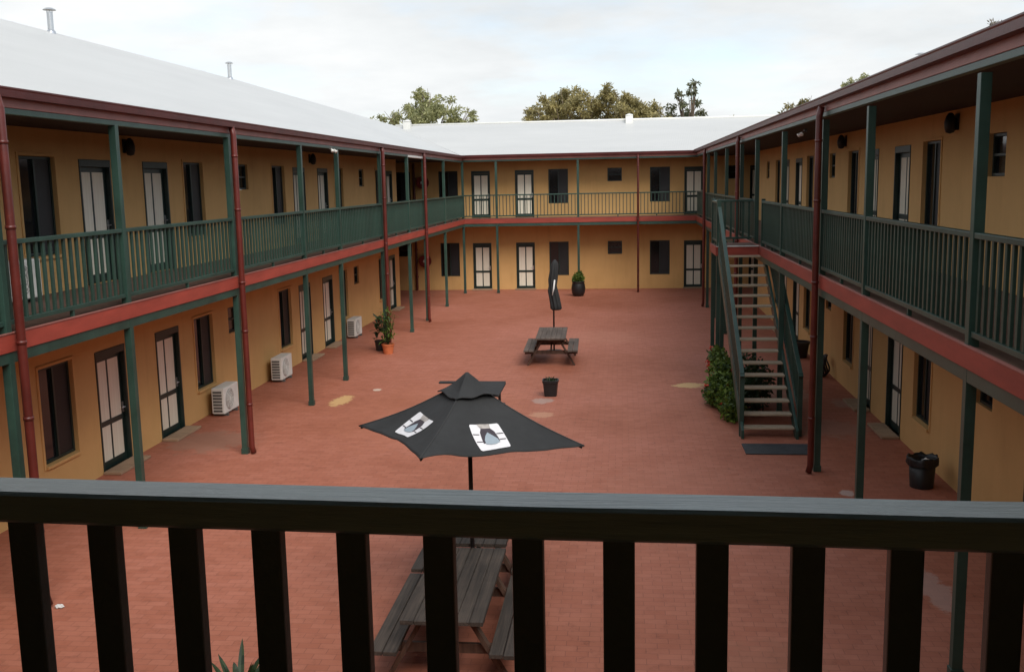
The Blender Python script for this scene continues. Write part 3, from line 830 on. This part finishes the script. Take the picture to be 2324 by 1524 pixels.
# ------------------------------------------------------------------ CLOSED UMBRELLA
CX, CY = -1.865, 27.42
cu = empty('patio_umbrella', (CX, CY, 0), 'folded black umbrella tied with a white strap, standing behind the brown picnic table', 'umbrella')
m = MB(); m.tube([(CX, CY, .03), (CX+.005, CY, 1.5), (CX+.03, CY, 2.5)], .024, 14); m.build('pole', M['black_pole'], cu, smooth=True)
m = MB(); m.lathe([(.001, .05), (.24, .05), (.25, .03), (.25, 0)], (CX, CY, 0), 20); m.build('base', M['black_pole'], cu)
m = MB(); prof = [(2.56, .02, .05), (2.50, .07, .05), (2.40, .105, .04), (2.2, .11, .02), (2.0, .115, -.01), (1.85, .10, -.015), (1.70, .125, -.01), (1.5, .125, .03), (1.32, .13, .06), (1.22, .135, .07), (1.18, .10, .07)]
n = 40
for z, r, ox in prof:
    for j in range(n):
        a = 2*math.pi*j/n; k = 1+.22*math.sin(a*8+z*2)*min(1, (2.6-z)*3)
        m.v.append((CX+ox+r*k*math.cos(a), CY+r*k*math.sin(a), z))
for k in range(len(prof)-1):
    for j in range(n): m.f.append((k*n+j, k*n+(j+1) % n, (k+1)*n+(j+1) % n, (k+1)*n+j))
m.f.append(tuple(range(n))); m.f.append(tuple((len(prof)-1)*n+j for j in reversed(range(n))))
fc = m.build('folded_canopy', M['canvas'], cu, smooth=True)
m = MB(); m.tube([(CX-.02, CY-.155, 1.60), (CX+.02, CY-.155, 1.78), (CX+.05, CY-.14, 2.02)], [.012, .022, .02], 8); m.build('strap', M['paper'], fc, smooth=True)

# ------------------------------------------------------------------ AIR CONDITIONERS
def ac(y, z, label, x=XLW+.30):
    o = empty('air_conditioner', (x, y, z), label, 'air conditioner', 'outdoor air conditioner units')
    W = WORLD[o.name]; w, h, d = .78, .54, .27
    m = MB(); m.box(-d/2, d/2, -w/2, w/2, .06, .06+h); m.build('casing', M['white'], o, .02, local=True, world=W)
    m = MB(); cy, cz, r = -.10, .06+h/2, .215; n = 36
    m.v += [(d/2+.012, cy+r*math.cos(2*math.pi*k/n), cz+r*math.sin(2*math.pi*k/n)) for k in range(n)]; m.f.append(tuple(range(n)))
    i = len(m.v); m.v += [(d/2-.002, cy+r*1.04*math.cos(2*math.pi*k/n), cz+r*1.04*math.sin(2*math.pi*k/n)) for k in range(n)]
    for k in range(n): m.f.append((k, (k+1) % n, i+(k+1) % n, i+k))
    m.build('fan_guard', paint_cache('fan_grey', (.36, .35, .33)), o, local=True, world=W)
    m = MB()
    for q in range(4):
        rr = .04+.05*q; pts = [(d/2+.018, cy+rr*math.cos(2*math.pi*k/24), cz+rr*math.sin(2*math.pi*k/24)) for k in range(25)]; m.tube(pts, .004, 5, False)
    for k in range(8): a = math.pi*k/4; m.bar((d/2+.016, cy, cz), (d/2+.016, cy+r*math.cos(a), cz+r*math.sin(a)), .006, .006)
    m.build('grille', M['white'], o, local=True, world=W)
    m = MB()
    for k in range(7): m.box(-d/2+.03, d/2-.05, -w/2-.006, -w/2+.004, .10+k*.065, .145+k*.065)
    m.build('side_louvres', M['grille'], o, local=True, world=W)
    m = MB()
    for yy in (-.25, .25): m.box(-d/2-.02, d/2+.02, yy-.03, yy+.03, 0, .06)
    m.build('feet', M['grille'], o, local=True, world=W)
PC = {}
def paint_cache(n, c):
    if n not in PC: PC[n] = paint(n, c)
    return PC[n]
ac(19.93, 0, 'white air conditioner on the paving below the nearest left ground floor window')
ac(23.5, 0, 'white air conditioner by the left wall, the middle of the three on the paving')
ac(30.35, 0, 'white air conditioner at the left wall just before the tall potted plant')
ac(13.0, Z1, 'white air conditioner behind the balusters of the left upper gallery')

# ------------------------------------------------------------------ PLANTS
def blade(mb, base, az, L, w, rise, droop, n=6):
    d = Vector((math.cos(az), math.sin(az), 0)); s = Vector((-d.y, d.x, 0)); prev = None
    for k in range(n+1):
        t = k/n
        p = Vector(base) + d*(L*t*math.cos(rise)) + Vector((0, 0, L*(math.sin(rise)*t - droop*t*t)))
        ww = w*(.45+1.1*t)*(1-t**2.5)+.002
        c = (p+s*ww/2, p+Vector((0, 0, -ww*.12)), p-s*ww/2)
        if prev:
            mb.quad(prev[0], prev[1], c[1], c[0]); mb.quad(prev[1], prev[2], c[2], c[1])
        prev = c
def leaves(mb, c, rad, n, size, rng, shell=.55, asp=.45, flat=0.0):
    for _ in range(n):
        while True:
            p = Vector((rng.uniform(-1, 1), rng.uniform(-1, 1), rng.uniform(-1, 1)))
            if shell < p.length <= 1: break
            if p.length <= 1 and rng.random() < .35: break
        q = Vector((c[0]+p.x*rad[0], c[1]+p.y*rad[1], c[2]+p.z*rad[2]))
        d = Vector((rng.gauss(0, 1), rng.gauss(0, 1), rng.gauss(0, 1)-flat)).normalized()
        s = d.cross(Vector((rng.gauss(0, 1), rng.gauss(0, 1), rng.gauss(0, 1)))).normalized()
        L = size*rng.uniform(.6, 1.3)
        mb.quad(q, q+d*L*.5+s*L*asp*.5, q+d*L, q+d*L*.5-s*L*asp*.5)
def pot_profile(r0, r1, h): return [(.001, 0), (r0*.98, 0), (r0, .01), (r1*.97, h*.84), (r1*1.05, h*.85), (r1*1.05, h), (r1*.93, h), (r1*.90, h*.86), (.001, h*.86)]
def potted(name, loc, label, r0, r1, h, potmat, cat='potted plant', sq=0.0):
    o = empty(name, loc, label, cat, 'potted plants')
    m = MB(); m.lathe(pot_profile(r0, r1, h), loc, 28, sq); m.build('pot', potmat, o, smooth=False)
    m = MB(); m.lathe([(r1*.9, h*.88), (r1*.5, h*.9), (.001, h*.91)], loc, 20, sq); m.build('soil', M['soil'], o)
    return o
rng = random.Random(3)
o = potted('potted_plant', (-1.57, 21.75, 0), 'small leafy plant in a black square tub between the umbrella and the brown table', .14, .175, .36, M['black_plastic'], sq=.6)
m = MB()
for k in range(26): blade(m, (-1.57+rng.uniform(-.08, .08), 21.75+rng.uniform(-.08, .08), .30), rng.uniform(0, 6.3), rng.uniform(.10, .22), .03, rng.uniform(.6, 1.4), .25)
m.build('leaves', M['leaf_deep'], o, recalc=False)
o = potted('potted_plant', (-1.77, 41.15, 0), 'round clipped bush in a fat black pot against the far wall post', .21, .27, .58, M['black_plastic'])
o.children[0].data = (lambda mb: (mb.lathe([(.001, 0), (.20, 0), (.27, .15), (.29, .32), (.26, .50), (.24, .56), (.27, .58), (.27, .60), (.22, .60), (.2, .55), (.001, .55)], (0, 0, 0), 28), mb.mesh('pot', M['black_plastic'], smooth=True))[1])(MB())
m = MB(); leaves(m, (-1.77, 41.15, .70), (.25, .25, .26), 1500, .075, rng); leaves(m, (-1.72, 41.15, .90), (.12, .12, .16), 250, .07, rng)
m.build('leaves', M['leaf_pot'], o, recalc=False)
o = potted('potted_plant', (-6.50, 27.25, 0), 'tall leafy plant in a terracotta pot by the left gallery post', .13, .17, .28, M['terracotta'])
m = MB()
for k in range(9):
    a = rng.uniform(0, 6.3); tip = (-6.50+.22*math.cos(a), 27.25+.22*math.sin(a), rng.uniform(.8, 1.25)); m.tube([(-6.50, 27.25, .24), ((-6.5+tip[0])/2, (27.25+tip[1])/2, tip[2]*.55), tip], [.012, .009, .004], 5)
m.build('stems', M['leaf_deep'], o)
m = MB()
for k in range(150):
    z = rng.uniform(.35, 1.2); r = rng.uniform(0, .2); a = rng.uniform(0, 6.3)
    blade(m, (-6.50+r*math.cos(a), 27.25+r*math.sin(a), z), rng.uniform(0, 6.3), rng.uniform(.14, .32), .045, rng.uniform(.2, 1.3), rng.uniform(.2, .8), 4)
m.build('leaves', M['leaf_pot'], o, recalc=False)
o = potted('potted_plant', (-6.86, 27.75, 0), 'dark broad-leaved plant in a black pot behind the terracotta pot', .11, .14, .30, M['black_plastic'])
m = MB()
for k in range(46): blade(m, (-6.86+rng.uniform(-.1, .1), 27.75+rng.uniform(-.1, .1), rng.uniform(.3, .95)), rng.uniform(0, 6.3), rng.uniform(.16, .34), .10, rng.uniform(.4, 1.3), rng.uniform(.2, .7), 5)
m.build('leaves', M['leaf_deep'], o, recalc=False)
o = potted('potted_plant', (-3.02, 7.15, 0), 'spiky plant showing its leaf tips between the bars at the bottom left', .16, .21, .36, M['terracotta'])
m = MB(); m.tube([(-3.02, 7.15, .3), (-3.0, 7.14, .62)], [.035, .028], 8); m.build('stem', M['bark'], o)
m = MB()
for k in range(42): blade(m, (-3.0+rng.uniform(-.03, .03), 7.14+rng.uniform(-.03, .03), .55+rng.uniform(0, .1)), rng.uniform(0, 6.3), rng.uniform(.38, .62), .06, rng.uniform(.35, 1.45), rng.uniform(.1, .55), 7)
m.build('leaves', M['leaf_deep'], o, recalc=False)
# flowering shrubs beside the stair foot
def shrub(loc, label, lobes, n, flowers, seed, lm='leaf_pot'):
    r_ = random.Random(seed); o = empty('shrub', loc, label, 'shrub', 'shrubs beside the stairs')
    m = MB()
    for c, rad in lobes: m.tube([loc, ((loc[0]+c[0])/2+.05, (loc[1]+c[1])/2, c[2]*.5), c], [.02, .014, .006], 6)
    m.build('stems', M['bark'], o)
    m = MB()
    for c, rad in lobes: leaves(m, c, rad, int(n*rad[0]*rad[1]*rad[2]*100), .095, r_, .5, .55)
    m.build('leaves', M[lm], o, recalc=False)
    for _ in range(flowers):
        m = MB()
        c, rad = r_.choice(lobes); a = r_.uniform(2.0, 5.6); e = r_.uniform(-.1, 1.2)
        p = (c[0]+rad[0]*math.cos(a)*math.cos(e), c[1]+rad[1]*math.sin(a)*math.cos(e), c[2]+rad[2]*math.sin(e))
        leaves(m, p, (.035, .035, .03), 14, .05, r_, .2, .8)
        m.build('flower', M['flower'], o, recalc=False)
shrub((2.14, 19.55, 0), 'low bright green shrub at the stair foot, nearest of the shrubs', [((2.14, 19.5, .24), (.24, .40, .26)), ((2.16, 20.1, .30), (.28, .4, .32))], 300, 1, 11)
shrub((2.06, 20.7, 0), 'bushy green shrub with orange red blooms left of the stair rail', [((2.02, 20.6, .38), (.32, .42, .38)), ((2.11, 21.1, .62), (.28, .4, .34)), ((1.96, 20.9, .2), (.3, .4, .22))], 260, 5, 12)
shrub((2.14, 22.0, 0), 'tallest dark shrub with red flowers under the upper stairs, by the landing posts', [((2.11, 21.9, .62), (.26, .40, .40)), ((2.08, 22.3, .80), (.20, .3, .20)), ((2.21, 22.4, .4), (.25, .3, .4))], 200, 8, 13)
shrub((2.66, 20.2, 0), 'dark shade plant growing under the open treads of the staircase', [((2.55, 20.0, .40), (.36, .45, .34)), ((2.75, 20.6, .55), (.34, .45, .42)), ((2.6, 21.3, .6), (.38, .4, .45))], 120, 0, 14, 'leaf_deep')
# right side pots and tub
o = potted('planter_tub', (4.60, 26.6, 0), 'empty black tub against the right wall beyond the stairs', .2, .26, .42, M['black_plastic'], 'tub')
o = empty('rubbish_tub', (4.50, 15.30, 0), 'big black tub lined with a bag and holding white paper, by the right wall', 'rubbish bin')
m = MB(); m.lathe([(.001, 0), (.17, 0), (.17, .01), (.195, .42), (.185, .42), (.175, .30), (.001, .28)], (4.50, 15.30, 0), 28); m.build('bucket', M['black_plastic'], o, smooth=True)
m = MB(); n = 36; rows = 6
for k in range(rows):
    t = k/(rows-1)
    for j in range(n):
        a = 2*math.pi*j/n; wob = noise.noise((math.cos(a)*3, math.sin(a)*3, t*2+4))
        r = [.178, .190, .205, .222, .218, .215][k]*(1+.30*wob*t); z = [.36, .42, .475, .46, .40, .34][k]+.05*wob*(t+.3)
        m.v.append((4.50+r*math.cos(a), 15.30+r*math.sin(a), z))
for k in range(rows-1):
    for j in range(n): m.f.append((k*n+j, k*n+(j+1) % n, (k+1)*n+(j+1) % n, (k+1)*n+j))
m.build('bin_bag', M['black_plastic'], o, smooth=True)
def crumple(name, c, r, seed, parent=None, sc=(1, 1, .6)):
    bm = bmesh.new(); bmesh.ops.create_icosphere(bm, subdivisions=3, radius=r)
    for v in bm.verts:
        k = 1+.45*noise.noise(v.co*(2.6/r)+Vector((seed, 0, 0))); v.co = Vector((v.co.x*k*sc[0], v.co.y*k*sc[1], v.co.z*k*sc[2]))
    mm = MB(); bm.verts.index_update(); mm.v = [tuple(v.co+Vector(c)) for v in bm.verts]; mm.f = [tuple(v.index for v in f.verts) for f in bm.faces]; bm.free()
    return mm.build(name, M['paper'], parent)
tag(crumple('paper', (4.53, 15.24, .40), .07, 2, None, (1, 1, .7)), 'crumpled white paper on top of the black rubbish tub', 'paper')
tag(crumple('paper', (2.98, 14.05, .02), .09, 5, None, (1.2, .8, .25)), 'flattened white paper on the paving left of a right gallery post', 'paper')
tag(crumple('paper', (-6.36, 10.22, .02), .04, 8, None, (1.2, .9, .5)), 'scrap of white paper at the foot of the near left red pipe', 'paper')
m = MB()
for q in range(5):
    n = 40; pts = [(4.72+.03*math.sin(3*a_+q)+q*.03-.06, 24.0+(.235-.012*(q % 2))*math.cos(a_), .27+(.245-.01*(q % 3))*math.sin(a_)) for a_ in [2*math.pi*k/n for k in range(n+1)]]
    m.tube(pts, .020, 8, False)
tag(m.build('hose_coil', M['black_plastic'], None, smooth=True), 'black coiled hose leaning on the right wall beside the tub', 'hose')

# ------------------------------------------------------------------ fittings on the walls
def wall_lamp(side, s, z, label):
    W = frame_of(side, s, z); o = bpy.data.objects.new('wall_lamp', None); link(o, None, W); tag(o, label, 'wall lamp', 'bulkhead wall lamps')
    m = MB(); m.box(-.07, .07, -.03, 0, -.12, .12); m.build('back_plate', M['black_plastic'], o, .012, local=True, world=W)
    m = MB(); m.lathe([(.001, -.17), (.06, -.15), (.08, -.08), (.085, .0), (.06, .09), (.03, .13), (.001, .14)], (0, -.11, 0), 16); m.build('lantern', M['black_plastic'], o, smooth=True, local=True, world=W)
wall_lamp('right', 15.75, 5.42, 'dark wall lamp nearest the viewer under the right gallery ceiling')
wall_lamp('right', 23.25, 5.42, 'dark wall lamp over the second room pair of the right upper gallery')
wall_lamp('left', 16.95, 5.42, 'dark wall lamp between the two nearest upper doors on the left')
wall_lamp('left', 27.5, 5.42, 'dark wall lamp between the farther upper doors on the left')
def floodlight(p, sx, label):
    o = empty('floodlight', p, label, 'floodlight', 'twin floodlights under the eaves'); x, y, z = p
    m = MB(); m.box(x-.03, x+.03, y-.04, y+.04, z-.02, z+.04); m.build('junction_box', M['grille'], o, .01)
    for q in (-1, 1):
        m = MB(); a = Vector((x+sx*.05, y+q*.10, z-.02)); d = Vector((sx*.6, q*.25-.5, -.55)).normalized()
        m.tube([a, a+d*.03, a+d*.07, a+d*.09], [.018, .022, .036, .04], 14); m.build('lamp_head', M['white'], o, smooth=True)
floodlight((-6.53, 22.55, 5.50), 1, 'twin white floodlight under the left eaves')
floodlight((3.36, 19.3, 5.49), -1, 'twin white floodlight under the right gallery ceiling')
def hose_reel(z, label):
    x, y = -8.62, YBW-.16; o = empty('hose_reel', (x, YBW, z), label, 'hose reel', 'fire hose reels')
    m = MB()
    for q in (-.09, .06):
        m.v += []; m.tube([(x, y+q, z), (x, y+q+.02, z)], .27, 28)
    m.build('drum', M['hose_red'], o)
    m = MB()
    for q in range(5): m.tube([(x+.22*math.cos(a), y-.05+q*.024, z+.22*math.sin(a)) for a in [2*math.pi*k/30 for k in range(31)]], .013, 6, False)
    m.build('hose', M['black_plastic'], o, smooth=True)
    m = MB(); m.tube([(x, y-.10, z), (x, y-.13, z)], .07, 16); m.box(x-.03, x+.03, y+.08, YBW-.001, z-.25, z+.25); m.build('hub', M['white'], o)
hose_reel(4.72, 'red fire hose reel on the far corner wall of the upper gallery')
hose_reel(1.30, 'red fire hose reel on the far corner wall at ground level')
for x, zt, lb in ((-9.02, 5.55, 'thin red water pipe climbing the far left corner wall'),):
    m = MB(); m.tube([(x, YBW-.07, 0), (x, YBW-.07, zt)], .05, 12)
    for z in (.6, 1.8, 2.7, 3.8, 4.9): m.box(x-.07, x+.07, YBW-.05, YBW-.001, z-.02, z+.02)
    tag(m.build('water_pipe', M['pipe'], None, smooth=False), lb, 'pipe')

# ------------------------------------------------------------------ TREES beyond the far roof
def tree(base, label, clumps, leafm, seed, dens=1.0, size=.30, shell=.45, group='trees beyond the far roof'):
    r_ = random.Random(seed); o = empty('tree', base, label, 'tree', group)
    bx, by, bz = base; top = max(c[2] for c, _ in clumps); h = top*.42
    m = MB(); fork = (bx+r_.uniform(-.4, .4), by, h)
    m.tube([base, (bx+.1, by, h*.5), fork], [.42, .33, .26], 10)
    for c, r in clumps:
        mid = tuple((fork[k]*.45+c[k]*.55)+r_.uniform(-.4, .4) for k in range(3))
        m.tube([fork, mid, (c[0], c[1], c[2]+r*.3)], [.16, .09, .03], 6)
        for _ in range(3):
            e = (c[0]+r_.uniform(-1, 1)*r*.8, c[1]+r_.uniform(-1, 1)*r*.8, c[2]+r_.uniform(-.3, .9)*r); m.tube([mid, e], [.05, .012], 5)
    m.build('trunk', M['bark'], o, smooth=True)
    m = MB()
    for c, r in clumps:
        # each clump breaks into sprays so the outline stays ragged
        ns = max(5, int(9*r))
        for _ in range(ns):
            a = Vector((r_.gauss(0, 1), r_.gauss(0, 1), r_.gauss(0, .8))).normalized()*r*r_.uniform(.35, .95)
            q = r*r_.uniform(.26, .46)
            leaves(m, (c[0]+a.x, c[1]+a.y, c[2]+a.z*.85), (q, q, q*.8), int(110*dens*(q/.5)**1.6)+8, size, r_, shell, .36, .5)
    m.build('crown', leafm, o, recalc=False)
TY = 80.0
def cl(lst, dy=1.6, seed=1):
    r_ = random.Random(seed); return [((x, TY+r_.uniform(-dy, dy), z), r) for x, z, r in lst]
tree((-15.2, TY, 0), 'rounded grey green gum tree rising behind the left end of the far roof',
     cl([(-15.4, 9.6, 1.5), (-14.6, 10.9, 1.3), (-16.3, 10.6, 1.2), (-13.6, 9.9, 1.3), (-15.5, 11.6, .8), (-13.0, 9.0, 1.2), (-16.6, 9.2, 1.2), (-11.9, 10.1, .55), (-11.6, 9.3, .5), (-17.6, 9.7, .8), (-18.5, 9.6, .7), (-19.3, 9.5, .5), (-19.0, 9.9, .35), (-14.2, 8.4, 1.4)], 1.6, 1), M['leaf_gum'], 21)
tree((-4.2, TY, 0), 'big olive gum tree behind the middle of the far roof',
     cl([(-4.1, 11.2, 1.2), (-4.6, 9.9, 1.6), (-3.0, 10.3, 1.4), (-5.6, 10.4, .9), (-6.7, 10.2, .75), (-6.9, 9.4, .9), (-2.4, 9.2, 1.4), (-5.9, 9.0, 1.2), (-3.9, 8.7, 1.4)], 1.6, 2), M['leaf_olive'], 22, 1.25)
tree((.2, TY+1, 0), 'dense brownish olive tree right of the big gum behind the far roof',
     cl([(-.5, 11.1, 1.15), (-1.2, 10.2, 1.3), (.6, 10.3, 1.2), (1.5, 9.9, 1.0), (2.5, 9.8, .85), (.2, 9.2, 1.5), (2.9, 9.2, .8), (-.9, 8.9, 1.4), (1.6, 8.8, 1.3)], 1.6, 3), M['leaf_olive'], 23, 1.3)
tree((4.6, TY, 0), 'thin open branched tree with sparse dark leaf tufts right of the dense trees',
     cl([(5.5, 11.75, .38), (5.3, 11.1, .35), (5.6, 10.5, .4), (4.3, 11.0, .35), (4.6, 10.3, .4), (3.8, 10.0, .45), (5.0, 9.6, .55), (4.1, 9.3, .6), (6.1, 9.6, .45), (6.3, 9.1, .35), (3.6, 9.2, .5), (5.4, 9.0, .5)], 1.0, 4), M['leaf_dark'], 24, .75, .34)
tree((9.4, TY, 0), 'low tree top barely clearing the ridge at the right end of the far roof',
     cl([(8.2, 8.75, .62), (9.4, 8.7, .6), (10.4, 8.85, .6), (11.2, 8.7, .55)], 1.0, 5), M['leaf_yellow'], 25)
tree((13.6, TY, 0), 'yellowish tree top just over the right gutter, left of the round green crown',
     cl([(13.0, 9.8, .6), (13.9, 10.2, .6), (14.6, 9.5, .6), (12.4, 9.1, .5), (13.6, 8.8, .8)], 1.0, 6), M['leaf_yellow'], 26)
tree((17.4, TY, 0), 'round green crown showing above the middle of the right gutter',
     cl([(17.2, 11.3, .8), (18.1, 11.3, .75), (16.6, 10.7, .8), (17.6, 10.4, 1.0), (18.7, 10.9, .7), (16.2, 10.2, .6)], 1.0, 7), M['leaf_gum'], 27)
tree((27.4, TY, 0), 'pale greyish crown peeping over the right roof edge at the top right corner',
     cl([(27.2, 15.3, .62), (27.9, 15.3, .55), (27.4, 14.5, .8)], .8, 8), M['leaf_pale'], 28)

# ------------------------------------------------------------------ WORLD, SUN, CAMERA
SUN_EL, SUN_AZ = R(46), R(147)        # azimuth clockwise from +Y
w = bpy.data.worlds.new('World'); scene.world = w; w.use_nodes = True
nt = w.node_tree; n, l = nt.nodes, nt.links
bg = n['Background']; bg.inputs['Strength'].default_value = .11
sky = n.new('ShaderNodeTexSky'); sky.sky_type = 'NISHITA'; sky.sun_disc = False
sky.sun_elevation = SUN_EL; sky.sun_rotation = SUN_AZ; sky.air_density = 1.0; sky.dust_density = 1.5
tc = n.new('ShaderNodeTexCoord').outputs['Generated']
sx = n.new('ShaderNodeSeparateXYZ'); l.new(tc, sx.inputs[0])
ad = n.new('ShaderNodeMath'); ad.operation = 'ADD'; ad.inputs[1].default_value = .16; l.new(sx.outputs[2], ad.inputs[0])
mx = n.new('ShaderNodeMath'); mx.operation = 'MAXIMUM'; mx.inputs[1].default_value = .05; l.new(ad.outputs[0], mx.inputs[0])
dv = n.new('ShaderNodeVectorMath'); dv.operation = 'DIVIDE'; l.new(tc, dv.inputs[0])
cb = n.new('ShaderNodeCombineXYZ')
for k in range(3): l.new(mx.outputs[0], cb.inputs[k])
l.new(cb.outputs[0], dv.inputs[1])
def wn(scale, off, detail=7, rough=.55):
    mp = n.new('ShaderNodeMapping'); mp.inputs['Location'].default_value = off; l.new(dv.outputs[0], mp.inputs['Vector'])
    t = n.new('ShaderNodeTexNoise'); t.inputs['Scale'].default_value = scale; t.inputs['Detail'].default_value = detail; t.inputs['Roughness'].default_value = rough
    l.new(mp.outputs[0], t.inputs['Vector']); return t.outputs[0]
cover = ramp(n, [(.36, (.45, .45, .45)), (.55, (1, 1, 1))]); l.new(wn(.95, (3.1, 1.7, 0)), cover.inputs[0])
shade = ramp(n, [(.30, (3.35, 3.50, 3.58)), (.52, (4.25, 4.36, 4.40)), (.68, (4.95, 4.97, 4.95))]); l.new(wn(.55, (8.3, 2.2, 1), 8, .6), shade.inputs[0])
c = mix(n, l, 'MIX', cover.outputs[0], sky.outputs[0], shade.outputs[0])
l.new(c, bg.inputs['Color'])

sl = bpy.data.lights.new('sun', 'SUN'); sl.energy = 1.5; sl.angle = R(42); sl.color = (1, .96, .9)
so = bpy.data.objects.new('sun', sl); COL.objects.link(so)
dirv = Vector((math.sin(SUN_AZ)*math.cos(SUN_EL), math.cos(SUN_AZ)*math.cos(SUN_EL), math.sin(SUN_EL)))
so.rotation_euler = dirv.to_track_quat('Z', 'Y').to_euler(); so.location = (0, 20, 30)

cam = bpy.data.cameras.new('camera'); co = bpy.data.objects.new('camera', cam); COL.objects.link(co)
cam.sensor_width = 36; cam.lens = 35.404; cam.clip_start = .05; cam.clip_end = 4000
a, b, c_ = R(-8.6887), R(6.304), R(-1.1389)
f = Vector((-math.sin(b)*math.cos(a), math.cos(b)*math.cos(a), math.sin(a))); r = Vector((math.cos(b), math.sin(b), 0)); u = r.cross(f)
r2 = r*math.cos(c_)+u*math.sin(c_); u2 = -r*math.sin(c_)+u*math.cos(c_)
mw = Matrix((( r2.x, u2.x, -f.x, 0), (r2.y, u2.y, -f.y, 0), (r2.z, u2.z, -f.z, 4.6766), (0, 0, 0, 1)))
co.matrix_world = mw
scene.camera = co
scene.view_settings.view_transform = 'Standard'; scene.view_settings.look = 'None'
scene.view_settings.exposure = 1.0; scene.view_settings.gamma = 1.0
scene.cycles.max_bounces = 8; scene.cycles.diffuse_bounces = 3
